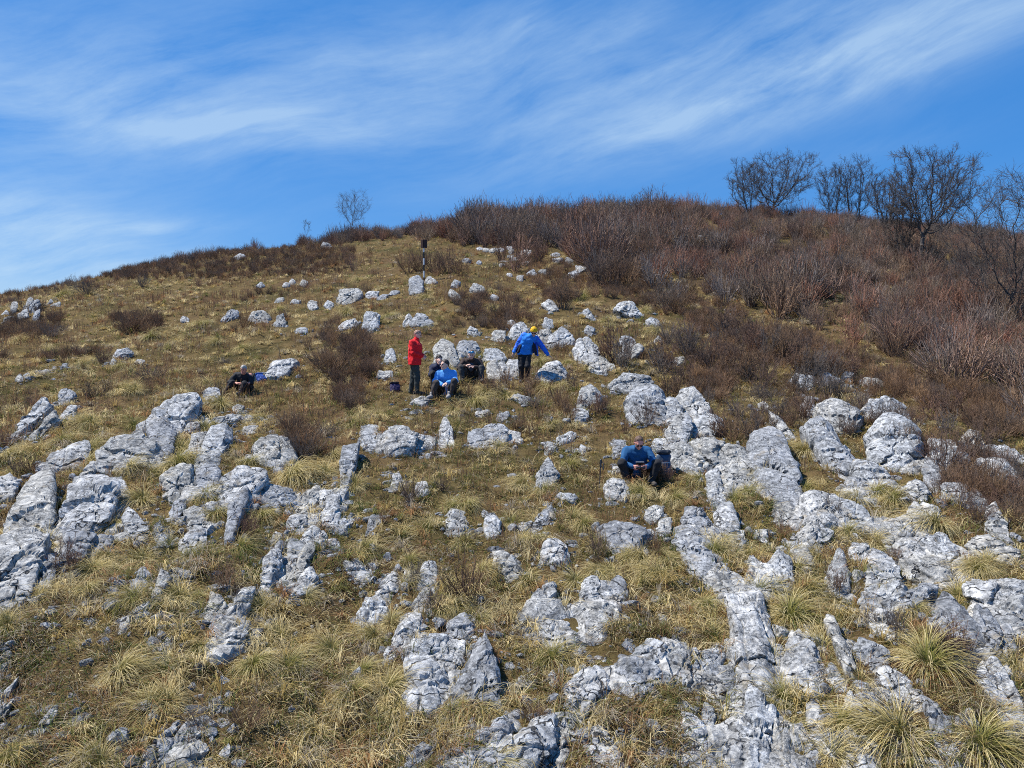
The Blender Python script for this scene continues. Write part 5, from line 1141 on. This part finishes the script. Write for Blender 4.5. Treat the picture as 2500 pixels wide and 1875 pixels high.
S = Sdf((-.16, -.12, -.1), (.16, .12, .1), 0.005); S.box((0, 0, 0), I3, (.075, .045, .017), .012, .01); S.box((-.07, .01, 0), I3, (.022, .05, .021), .014, .01); S.box((.07, .01, 0), I3, (.022, .05, .021), .014, .01); S.make('body', M_BLACK, ct)
S = Sdf((-.16, -.12, -.1), (.16, .16, .16), 0.005); S.box((0, .055, .045), I3, (.082, .006, .040), .005); S.make('phone', M_BLACK, ct)
S = Sdf((-.16, -.12, -.1), (.16, .16, .16), 0.004); S.cap((-.078, .050, .088), .0055, (.078, .050, .088), .0055, 0); S.make('highlight_strip', M_WHITE, ct)  # highlight on the controller, put in as a white strip along the phone's edge
for sg in (-1, 1):
    S = Sdf((-.16, -.12, -.1), (.16, .12, .1), 0.004); S.cap((.04 * sg, -.01, .016), .007, (.04 * sg, -.012, .034), .009, .003); S.make('joystick', M_BLACK, ct)

# 2 the walking man
J2 = dict(hipL=(-.085, .02, .86), hipR=(.095, .02, .86), chest=(.10, -.06, 1.20), neck=(.18, -.11, 1.335), head=(.255, -.20, 1.435), shL=(-.03, -.03, 1.345), shR=(.33, -.09, 1.25), elL=(-.20, .06, 1.09), elR=(.50, -.10, 1.02), wrL=(-.31, -.04, .87), wrR=(.66, -.14, .79),
          knL=(-.10, -.08, .46), knR=(.08, -.14, .47), anL=(-.10, .02, .07), anR=(.07, .04, .07), toL=(-.12, -.16, .03), toR=(.09, -.16, .03))
m_bl = fabric('bright_blue_shirt_cloth', (0.015, 0.215, 0.70)); m_jk = fabric('royal_blue_jacket_cloth', (0.012, 0.115, 0.66), 0.6); m_ln = fabric('dark_jacket_lining', (0.008, 0.010, 0.030)); m_yel = fabric('yellow_knit', (0.80, 0.44, 0.01))
def walk_extra(root, J, H, f, u, rt, AX):
    shades(root, J, H, f, u, rt, AX)
    S = Sdf(H - 0.22, H + 0.24, 0.006); S.ell(H + u * 0.035 - f * 0.012, AX, (0.104, 0.118, 0.122), 0.0); S.cut(H + u * 0.030, u * 0.97 - f * 0.22); S.make('beanie', m_yel, root, 0.006, 0.03)
    S = Sdf((-.75, -.5, .6), (.95, .4, 1.6), 0.010)
    for sd, hem in (('L', (-.20, .02, .84)), ('R', (.36, .02, .82))):
        S.cap(J['sh' + sd], .082, J['el' + sd], .068, .03); S.cap(J['el' + sd], .068, J['el' + sd] * .06 + J['wr' + sd] * .94, .052, .02)
    S.cap(J['shL'] + np.array([.05, .05, 0]), .07, J['shR'] + np.array([-.05, .05, 0]), .07, .05); S.cap(J['neck'] + np.array([-.05, .03, -.01]), .045, J['neck'] + np.array([.06, .03, -.01]), .045, .03)
    for x in np.linspace(-.08, .20, 6): S.cap((x * .9 + .08, .075, 1.30), .045, (x, .14, .88), .035, .03)
    for a, b in (((-.05, -.05, 1.30), (-.19, -.03, .86)), ((-.09, -.01, 1.24), (-.24, .03, .88)), ((-.02, .03, 1.26), (-.13, .08, .86)), ((.26, -.13, 1.26), (.27, -.10, .86)), ((.33, -.09, 1.22), (.36, -.05, .78)), ((.30, -.02, 1.2), (.31, .05, .80))): S.cap(a, .034, b, .030, .03)
    S.make('open_jacket', m_jk, root, 0.016, 0.09)
    for grp in ((((-.05, -.085, 1.16), (-.19, -.07, .87)), ((-.10, -.055, 1.12), (-.26, -.03, .89)), ((-.04, -.05, 1.10), (-.12, -.02, .88))), (((.235, -.155, 1.12), (.245, -.125, .87)), ((.28, -.145, 1.08), (.325, -.10, .81)))):
        S = Sdf((-.6, -.5, .6), (.9, .4, 1.6), 0.010)
        for a, b in grp: S.cap(a, .026, b, .030, .03)
        S.make('jacket_lining', m_ln, root, 0.01, 0.09)
_, P2 = person((1281, 934), 'man in a yellow beanie and open blue jacket stepping downhill, reaching to a boulder', J2, m_bl, M_DKTR, None, pitch=0.55, yaw=-0.05, extra=walk_extra, hem=0.05, scale=1.06, hands={'R': ((0.75, -0.1, -0.55), (-.3, -.2, -1), 0.25), 'L': ((-0.35, -.1, -.9), (.6, -.4, 0), 0.6)})

# 3 the man in red
J3 = dict(hipL=(-.02, .09, .92), hipR=(.02, -.09, .92), chest=(.02, 0, 1.27), neck=(.045, .0, 1.46), head=(.085, .01, 1.60), shL=(-.01, .20, 1.40), shR=(-.045, -.20, 1.39), elL=(.02, .26, 1.12), elR=(-.0, -.27, 1.11), wrL=(.22, .10, 1.04), wrR=(.21, -.13, 1.03),
          knL=(-.05, .10, .49), knR=(.075, -.11, .50), anL=(-.13, .09, .07), anR=(.07, -.11, .07), toL=(.06, .13, .03), toR=(.26, -.09, .03))
m_red = fabric('red_jacket_cloth', (0.78, 0.006, 0.012))
_, P3 = person((1013, 963), 'man in a bright red jacket standing side-on with short cropped hair', J3, m_red, M_GREENTR, HAIR_SH, yaw=math.pi / 2 + 0.15, pitch=0.3, hem=0.10, bulk=1.36, scale=1.05, hair_cut=(-0.5, 0.85, 0.03), hands={'L': ((.6, -.5, -.5), (-.2, -.8, 0), 0.8), 'R': ((.6, .4, -.55), (-.2, .8, 0), 0.8)})

# 4 boy in light blue, 5 boy in navy
J4 = dict(hipL=(-.09, .24, .14), hipR=(.11, .24, .14), chest=(.01, .17, .46), neck=(.0, .12, .60), head=(-.025, .09, .735), shL=(-.165, .16, .54), shR=(.175, .14, .54), elL=(-.235, .0, .36), elR=(.23, -.03, .37), wrL=(-.06, -.16, .30), wrR=(.06, -.17, .345),
          knL=(-.20, -.13, .32), knR=(.20, -.13, .36), anL=(-.29, -.20, .04), anR=(.10, -.22, .06), toL=(-.36, -.38, .02), toR=(.08, -.40, .03))
m_lb = fabric('light_blue_sweater_cloth', (0.10, 0.34, 0.74))
_, P4 = person((1088, 970), 'dark-haired boy in a light blue top sitting with arms on his knees', J4, m_lb, M_BRTR, HAIR_DK, yaw=-0.95, pitch=0.02, hair_cut=(-0.65, 0.75, 0.030), hands={'L': ((.7, -.3, -.1), (0, .2, -1), 0.7), 'R': ((-.7, -.2, -.35), (0, .2, -1), 0.7)}, shoes=plain('grey_shoe', (0.30, 0.28, 0.26), 0.8), scale=1.22)
J5 = dict(hipL=(-.10, .22, .14), hipR=(.08, .22, .14), chest=(-.02, .14, .45), neck=(-.01, .08, .58), head=(.0, .02, .71), shL=(-.17, .12, .52), shR=(.15, .12, .52), elL=(-.20, -.04, .33), elR=(.16, -.10, .40), wrL=(-.04, -.16, .36), wrR=(.05, -.10, .60),
          knL=(-.13, -.14, .36), knR=(.13, -.12, .36), anL=(-.13, -.14, .04), anR=(.12, -.14, .04), toL=(-.15, -.34, .02), toR=(.13, -.34, .02))
m_nv = fabric('navy_jacket_cloth', (0.012, 0.018, 0.055))
_, P5 = person((1072, 948), 'boy in a navy jacket half hidden behind the light blue boy, hand at mouth', J5, m_nv, M_DKTR, HAIR_DK, yaw=0.35, pitch=0.18, hair_cut=(-0.55, 0.8, 0.026), hands={'R': ((-.3, .05, .8), (0, .9, 0), 0.7)}, scale=1.16)
# 6 brown hoodie
J6 = dict(hipL=(-.10, .24, .14), hipR=(.10, .24, .14), chest=(0, .16, .44), neck=(.0, .08, .56), head=(.01, .01, .685), shL=(-.20, .12, .51), shR=(.20, .12, .51), elL=(-.30, -.03, .33), elR=(.31, -.03, .32), wrL=(-.13, -.16, .40), wrR=(.09, -.18, .375),
          knL=(-.25, -.14, .35), knR=(.27, -.12, .34), anL=(-.20, -.20, .04), anR=(.28, -.20, .04), toL=(-.22, -.40, .02), toR=(.32, -.40, .02))
m_br = fabric('dark_brown_hoodie_cloth', (0.045, 0.025, 0.018)); m_cy = plain('blue_mirror_lens', (0.02, 0.30, 0.62), 0.15, 0.1, 20, 0)
def hoodie_extra(root, J, H, f, u, rt, AX):
    S = Sdf(H - 0.16, H + 0.18, 0.006)
    for sg in (-1, 1): S.ell(H + rt * 0.034 * sg + u * 0.085 + f * 0.070, AX, (0.034, 0.022, 0.022), 0.004)
    S.cap(H - rt * .075 + u * .075 + f * .04, .009, H + rt * .075 + u * .075 + f * .04, .009, .01); S.make('sunglasses', m_cy, root)
    S = Sdf(J['neck'] - 0.2, J['neck'] + 0.2, 0.008)
    for a in np.linspace(0.6, 5.7, 9): S.cap(J['neck'] + np.array([.085 * math.sin(a), .085 * math.cos(a) + .02, .0]), .042, J['neck'] + np.array([.085 * math.sin(a + .5), .085 * math.cos(a + .5) + .02, 0]), .042, .03)
    S.make('hood', m_br, root, .01, .06)
    S = Sdf((-.2, -.1, .15), (.2, .3, .6), .008); S.ell((0, .03, .36), np.eye(3), (.085, .05, .12), 0); S.make('shirt_front', fabric('grey_shirt_cloth', (.06, .065, .08)), root, .008, .06)
_, P6 = person((1150, 930), 'man in a dark brown hoodie with blue glasses pushed up, sitting against boulders', J6, m_br, fabric('charcoal_trouser_cloth', (.045, .042, .040)), HAIR_BR, pitch=0.22, hair_cut=(-0.6, 0.8, 0.032), extra=hoodie_extra, scale=1.14, hands={'L': ((.6, -.3, .25), (.1, .2, -1), .8), 'R': ((-.6, -.3, .1), (-.1, .2, -1), .8)})
# 7 black t-shirt
J7 = dict(hipL=(-.10, .20, .14), hipR=(.12, .20, .14), chest=(.0, .12, .43), neck=(.02, .05, .55), head=(.055, -.03, .66), shL=(-.19, .10, .50), shR=(.21, .10, .49), elL=(-.33, -.04, .31), elR=(.27, -.03, .29), wrL=(-.08, -.20, .29), wrR=(.07, -.20, .27),
          knL=(-.22, -.16, .30), knR=(.13, -.18, .28), anL=(-.40, -.22, .04), anR=(.05, -.30, .03), toL=(-.50, -.36, .02), toR=(.04, -.48, .02))
_, P7 = person((592, 960), 'grey-haired man in a black t-shirt sitting low in the grass with bare forearms', J7, fabric('black_shirt_cloth', (.010, .010, .014)), M_DKTR, HAIR_GR, pitch=0.25, yaw=-0.1, hair_cut=(-0.55, 0.82, 0.022), bare_arms=True, collar=False, scale=1.04, hands={'L': ((.8, -.3, .1), (0, .2, -1), .7), 'R': ((-.7, -.3, .2), (0, .2, -1), .7)}, skin=plain('flushed_skin', (.60, .27, .19), .6, .08, 30, .05))

# ---- rucksacks
def pack(px, label, col, scale, lean, yaw_, accents, straps=True, fat=1.0):
    P = at(*px); root = empty('backpack', P - np.array([0, 0, .02]), label, 'backpack'); a, l = yaw_, lean
    r = np.array([math.cos(a), math.sin(a), 0]); u = nrm(np.array([0, 0, math.cos(l)]) + np.array([-math.sin(a), math.cos(a), 0]) * math.sin(l)); b = np.cross(u, r); AX = np.array([r, b, u]); s = scale; T = lambda x, y, z: (r * x * fat + b * y * fat + u * z / fat ** .5) * s; ft = np.array([fat, fat, fat ** -.5])
    mb = fabric(label.split(' ')[0] + '_pack_cloth', col, .7); ma = fabric(label.split(' ')[0] + '_pack_trim', accents, .7); B = (-.55 * s - .2,) * 3, (.75 * s + .2,) * 3
    S = Sdf(*B, .011); S.box(T(0, 0, .26), AX, np.array([.155, .095, .26]) * ft * s, .092 * s); S.make('pack_body', mb, root, .034, .13)
    S = Sdf(*B, .011); S.box(T(0, 0, .54), AX, np.array([.150, .105, .055]) * ft * s, .054 * s); S.make('lid', ma, root, .024, .10)
    S = Sdf(*B, .011); S.box(T(0, -.105, .18), AX, np.array([.115, .045, .14]) * ft * s, .044 * s); S.make('front_pocket', mb, root, .016, .08)
    for sg in (-1, 1):
        S = Sdf(*B, .010); S.cap(T(.07 * sg, .09, .50), .018, T(.10 * sg, .15, .38), .018, .01); S.cap(T(.10 * sg, .15, .38), .018, T(.12 * sg, .11, .10), .016, .01); S.make('shoulder_strap', M_BLACK, root)
    S = Sdf(*B, .008); 
    for k in range(6): aa, bb = math.pi * k / 6, math.pi * (k + 1) / 6; S.cap(T(.04 * math.cos(aa), .07, .58 + .05 * math.sin(aa)), .009, T(.04 * math.cos(bb), .07, .58 + .05 * math.sin(bb)), .009, .004)
    S.make('grab_handle', M_BLACK, root); return root
pack((1622, 1160), 'slate blue tall backpack standing beside the seated man in the deep blue sweater', (.030, .065, .125), 0.90, .12, 0.1, (.012, .018, .030))
pack((966, 958), 'dark purple small backpack on the grass at the red-jacketed man\'s feet', (.030, .020, .075), 0.66, .45, .5, (.008, .007, .012), fat=1.4)
pack((643, 932), 'cobalt blue backpack slumped against a pale rock near the grey-haired man', (.012, .060, .27), 0.70, .85, .9, (.02, .10, .36), fat=1.25)
# teal bottle pocket beside it
Pt = at(621, 937); S = Sdf((-.1, -.1, -.05), (.1, .1, .36), .007); S.cap((0, 0, .05), .045, (.0, 0, .20), .045, .01); S.cap((0, 0, .21), .03, (0, 0, .25), .022, .01); 
bt = empty('water_bottle', Pt, 'teal water bottle with a dark cap between the grey-haired man and the blue pack', 'bottle'); S.make('flask', plain('teal_metal', (.01, .16, .22), .4, .1, 20, 0), bt)
S = Sdf((-.1, -.1, -.05), (.1, .1, .40), .006); S.cap((0, 0, .26), .026, (0, 0, .30), .026, .004); S.make('cap', M_BLACK, bt)
# trekking poles
def pole_thing(p0, p1, z1, label):
    P = at(*p0); Q2 = at(*p1) + np.array([0, 0, z1]); root = empty('trekking_pole', P, label, 'trekking pole'); v = Q2 - P; t = np.linspace(0, 1, 5)[None, :, None]
    V, Q = tubes(t * v, np.full((1, 5), .009), 8); obj('shaft', mesh('shaft', V, Q, M_BLACK), root); d = nrm(v)
    S = Sdf(v - .2, v + .2, .006); S.cap(v - d * .02, .017, v + d * .11, .019, .005); S.cap(v + d * .11, .022, v + d * .115, .02, .005); S.make('grip', M_BLACK, root)
    S = Sdf(v - .25, v + .25, .006); pts = [v + d * .10, v + d * .06 + np.array([.05, -.02, -.01]), v - d * .02 + np.array([.055, -.03, -.05]), v + d * .02 + np.array([.01, -.02, -.01])]
    for a, b in zip(pts, pts[1:]): S.cap(a, .008, b, .008, .003)
    S.make('wrist_strap', fabric('strap_web', (.05, .05, .05)), root)
pole_thing((1463, 1197), (1466, 1192), .44, 'dark trekking pole planted upright in the grass left of the deep blue man')
pole_thing((1150, 952), (1162, 930), .10, 'dark trekking pole lying in the grass before the brown-hoodie man')

# ---- trail signpost
Ps = at(1035, 685); Hs = 98 / F * np.linalg.norm(Ps); sp_ = empty('trail_signpost', Ps, 'black and white banded trail post with two dark brown boards on top', 'signpost')
M_PW = plain('chipped_white_paint', (.72, .70, .66), .7, .1, 30, .1); M_PB = plain('black_paint', (.012, .012, .012), .6, .1, 30, .1); M_BOARD = plain('brown_board', (.055, .022, .016), .8, .3, 14, .3)
yb = [0, .075, .235, .385, .54, .69, .80, 1.0]; bands = [M_PB, M_PW, M_PB, M_PW, M_PB, M_PW, M_BOARD]
zz = np.repeat(np.array(yb) * Hs, 1); Vp, Qp = tubes(np.stack([np.zeros((1, 8)), np.zeros((1, 8)), zz[None]], -1), np.full((1, 8), .045), 14); mp = mesh('post', Vp, Qp, None, True)
for mm in bands: mp.materials.append(mm)
mp.polygons.foreach_set('material_index', np.repeat(np.arange(7), 14).astype(np.int32)); obj('post', mp, sp_)
for (x, w, ry, lab_) in ((-.078, .078, -.5, None), (.095, .10, .35, None)):
    S = Sdf((-.4, -.3, -.4), (.4, .3, .4), .010); AX = np.array([[math.cos(ry), math.sin(ry), 0], [-math.sin(ry), math.cos(ry), 0], [0, 0, 1]]); S.box((0, 0, 0), AX, (w, .016, .225), .008); o = S.make('sign_board', M_BOARD, sp_, loc=(x, -.06, Hs * .89))
# ------------------------------------------------------------------ sky, sun, camera
def build_world():
    w = bpy.data.worlds.new('World'); scene.world = w; w.use_nodes = True; nt = w.node_tree; nt.nodes.clear()
    out = nt.nodes.new('ShaderNodeOutputWorld'); bg = nt.nodes.new('ShaderNodeBackground'); L(nt, bg.outputs[0], out.inputs['Surface'])
    sk = nt.nodes.new('ShaderNodeTexSky'); sk.sky_type = 'NISHITA'; sk.sun_disc = False
    sk.sun_elevation = math.asin(SUN[2]); sk.sun_rotation = math.atan2(SUN[0], SUN[1]); sk.altitude = 900; sk.air_density = 1.0; sk.dust_density = 0.35; sk.ozone_density = 2.2
    hsv = nt.nodes.new('ShaderNodeHueSaturation'); hsv.inputs['Saturation'].default_value = SKY_SAT; hsv.inputs['Value'].default_value = SKY_VAL; hsv.inputs['Hue'].default_value = SKY_HUE
    L(nt, sk.outputs[0], hsv.inputs['Color']); even = mix(nt, 0.55, hsv.outputs[0], (0.68, 2.80, 7.5))
    def M(op, a, b=None, c=None):
        n = nt.nodes.new('ShaderNodeMath'); n.operation = op
        for s, v in zip(n.inputs, (a, b, c)):
            if v is None: continue
            if isinstance(v, (int, float)): s.default_value = v
            else: L(nt, v, s)
        return n.outputs[0]
    tc = nt.nodes.new('ShaderNodeTexCoord'); sp = nt.nodes.new('ShaderNodeSeparateXYZ'); L(nt, tc.outputs['Generated'], sp.inputs[0])
    az = M('ARCTAN2', sp.outputs[0], sp.outputs[1]); el = M('ARCSINE', sp.outputs[2])
    cmb = nt.nodes.new('ShaderNodeCombineXYZ'); L(nt, az, cmb.inputs[0]); L(nt, el, cmb.inputs[1])
    # wind-drawn cirrus: slow bending of the streak direction, then fibres of three widths
    wn = noise(nt, cmb.outputs[0], 2.2, 3, 0.5)
    wv = nt.nodes.new('ShaderNodeVectorMath'); wv.operation = 'MULTIPLY_ADD'; L(nt, wn.outputs['Color'], wv.inputs[0]); wv.inputs[1].default_value = (0.22, 0.10, 0); L(nt, cmb.outputs[0], wv.inputs[2])
    def fib(ang, sx, sy, sc, det, rough):
        mp = nt.nodes.new('ShaderNodeMapping'); mp.vector_type = 'TEXTURE'; mp.inputs['Rotation'].default_value = (0, 0, R_(ang)); mp.inputs['Scale'].default_value = (sx, sy, 1)
        L(nt, wv.outputs[0], mp.inputs[0]); return noise(nt, mp.outputs[0], sc, det, rough).outputs['Fac']
    f1 = fib(11, 1.0, 0.17, 3.2, 8, 0.58); f2 = fib(20, 1.0, 0.12, 5.0, 9, 0.70); f3 = fib(8, 1.0, 0.42, 4.5, 10, 0.68)
    tex = M('ADD', M('MULTIPLY', f1, 0.45), M('ADD', M('MULTIPLY', f2, 0.25), M('MULTIPLY', f3, 0.30)))
    dens = None
    for (px, py, rx, ry, ang, st) in CLOUDS:
        d = ray(px * K, py * K); a0 = math.atan2(d[0], d[1]); e0 = math.asin(d[2]); rx, ry = rx / 1640, ry / 1640
        ca, sa = math.cos(R_(ang)), math.sin(R_(ang))
        da, de = M('SUBTRACT', az, a0), M('SUBTRACT', el, e0)
        u = M('MULTIPLY', M('ADD', M('MULTIPLY', da, ca), M('MULTIPLY', de, sa)), 1 / rx); v = M('MULTIPLY', M('SUBTRACT', M('MULTIPLY', de, ca), M('MULTIPLY', da, sa)), 1 / ry)
        g = M('MULTIPLY', M('EXPONENT', M('MULTIPLY', M('ADD', M('MULTIPLY', u, u), M('MULTIPLY', v, v)), -1.0)), st)
        dens = g if dens is None else M('ADD', dens, g)
    fac = M('MULTIPLY', dens, M('MULTIPLY_ADD', M('SUBTRACT', tex, 0.5), 2.9, 0.47)); 
    cl = nt.nodes.new('ShaderNodeClamp'); L(nt, fac, cl.inputs['Value']); cl.inputs['Max'].default_value = 0.62
    c = mix(nt, cl.outputs[0], even, CLOUD_COL)
    # pale band where the air thickens towards the horizon
    L(nt, c, bg.inputs['Color']); bg.inputs['Strength'].default_value = SKY_STR
SKY_SAT, SKY_VAL, SKY_HUE, SKY_STR = 1.45, 1.05, 0.505, 0.082
CLOUD_COL = (4.9, 6.6, 8.3)
CLOUDS = [(1150, 190, 1000, 170, 9, 0.10), (1900, 150, 500, 170, 15, 0.10), (480, 170, 620, 140, 6, 0.50), (560, 292, 300, 42, 4, 0.46), (1600, 200, 640, 75, 15, 0.50), (1480, 252, 330, 30, 14, 0.28), (1500, 120, 420, 34, 16, 0.30), (1950, 165, 330, 26, 14, 0.22), (1330, 60, 160, 40, 20, 0.22), (2050, 70, 460, 70, 15, 0.45), (1750, 60, 500, 70, 14, 0.22),
          (1150, 45, 70, 32, 0, 0.30), (30, 500, 270, 80, -6, 1.0), (40, 600, 300, 60, 0, 0.7), (330, 492, 190, 20, 5, 0.35), (1080, 130, 420, 110, 10, 0.30), (1870, 330, 170, 22, 8, 0.15), (150, 250, 300, 150, 0, 0.35)]
build_world()
sun = bpy.data.lights.new('sun', 'SUN'); sun.energy = SUN_E if 'SUN_E' in globals() else 5.0; sun.angle = R_(0.53); sun.color = (1.0, 0.955, 0.89)
so = bpy.data.objects.new('sun', sun); COL.objects.link(so); so.rotation_euler = Vector(SUN).to_track_quat('Z', 'Y').to_euler(); so.location = (-40, 30, 60)
cam = bpy.data.cameras.new('camera'); cam.sensor_width = 36; cam.lens = 36 * F / NAT; cam.clip_end = 2000
co = bpy.data.objects.new('camera', cam); COL.objects.link(co); co.rotation_euler = (R_(90) + PITCH, 0, 0); scene.camera = co
vs = scene.view_settings; vs.view_transform = 'Standard'; vs.look = 'None'; vs.exposure = 0.48; vs.gamma = 1.0
scene.cycles.max_bounces = 5; scene.cycles.diffuse_bounces = 3; scene.cycles.transparent_max_bounces = 6; scene.cycles.caustics_reflective = False; scene.cycles.caustics_refractive = False
scene.cycles.use_denoising = False; scene.cycles.pixel_filter_type = 'BLACKMAN_HARRIS'; scene.cycles.filter_width = 1.0
# ------------------------------------------------------------------ labels that single out each rock, tussock and shrub
MARKS = {'the man in red': (1015, 885), 'the yellow-beanie man': (1290, 860), 'the deep blue seated man': (1560, 1120), 'the light blue boy': (1088, 930), 'the brown-hoodie man': (1150, 890), 'the grey-haired man': (592, 915),
 'the banded signpost': (1035, 630), 'the three-part boulder': (940, 1070), 'the spike rock': (1175, 1625), 'the heart-shaped boulder': (1425, 1690), 'the rock horseshoe': (1395, 1510), 'the whale-backed boulder': (1515, 1310),
 'the long white slab': (1835, 1600), 'the undercut white wedge': (1955, 1610), 'the tallest boulder': (2165, 1040), 'the notched slab': (1890, 1130), 'the round-shouldered boulder': (2005, 1245), 'the sharp-nosed block': (2300, 1345),
 'the black-peppered rock': (2460, 1480), 'the smooth grey slab': (2340, 1540), 'the flat-topped crest boulder': (1540, 925), 'the topmost left slab': (415, 1010), 'the biggest left slab': (225, 1230), 'the left crevice slab': (75, 1240),
 'the ribbed slab': (565, 1510), 'the slate sliver': (410, 1580), 'the two-holed rock': (395, 1820), 'the black-branched boulder': (670, 1090), 'the grey triangular rock': (1335, 1160), 'the tombstone rock': (1475, 1830),
 'the rust-stained rock': (1310, 1820), 'the shattered rock': (905, 1490), 'the lone ridge tree': (860, 520), 'the great oak': (2270, 480), 'the flat ledge stone': (2130, 935), 'the broad layered rock': (1530, 755), 'the white domed stone': (630, 770),
 'the great bottom tussock': (2200, 1790), 'the corner slab': (2460, 1720), 'the layered skyline rock': (800, 600)}
_mk, _mp = list(MARKS), np.array(list(MARKS.values()), float); USED = set()
def where(x, y):
    d = _mp - np.array([x, y]); i = int(np.argmin((d ** 2).sum(1))); dx, dy = x - _mp[i][0], y - _mp[i][1]; dist = math.hypot(dx, dy); a = math.degrees(math.atan2(-dy, dx)) % 360
    w = ['right of', 'up-right of', 'above', 'up-left of', 'left of', 'down-left of', 'below', 'down-right of'][int((a + 22.5) // 45) % 8]
    if dist < 14: w = 'at'
    return ('just ' if 14 <= dist < 75 else '') + w + ' ' + _mk[i]
def unique(base, x, y):
    t = base
    if t in USED:
        t = base + ', %d%% across and %d%% down' % (round(x / 25), round(y / 18.75)); k = 0
        while t in USED: k += 1; t = base + ', %d%% across and %d%% down' % (math.floor(x / 25) + k // 2, math.floor(y / 18.75) + k % 2)
    if len(t.split()) > 16: t = t.replace(' just ', ' ', 1)
    if len(t.split()) > 16: t = t.replace(' and ', ' ', 1)
    USED.add(t); return t
for (c, px, asp, o) in sorted(ROCKINFO, key=lambda r: -r[1]):
    if o['_lab']: lab = o['_lab']; USED.add(lab)
    else:
        sz = 'tiny' if px < 20 else 'small' if px < 34 else 'mid-sized' if px < 60 else 'large' if px < 110 else 'huge'; sh = 'long low' if asp > 1.75 else 'broad' if asp > 1.2 else 'blocky' if asp > 0.8 else 'upright'
        lab = unique('%s %s %s %s' % (sz, sh, o.name.split('.')[0].replace('boulder', 'boulder'), where(*c)), *c)
    del o['_lab']; tag(o, lab, 'boulder' if px > 48 else 'stone', 'limestone rocks strewn over the slope', 'thing')
for (c, r_, o) in tus_objs:
    sz = 'small' if r_ < 24 else 'medium' if r_ < 34 else 'large' if r_ < 50 else 'huge'; cl = 'green-hearted' if TUS.index(o.data) % 2 else 'golden'
    tag(o, unique('%s %s grass tussock %s' % (sz, cl, where(*c)), *c), 'tussock', 'grass tussocks among the rocks', 'thing')
for (c, h_, o, kd) in shrub_objs:
    ty = {'t': 'thin-stemmed bare shrub', 'w': 'wide bushy bare shrub', 'l': 'low dark heather bush'}[kd]; sz = 'tall' if h_ > 85 else 'short' if h_ < 52 else 'mid-height'
    tag(o, unique('%s %s %s' % (sz, ty, where(*c)), *c), 'shrub', 'bare shrubs scattered on the slope', 'thing')
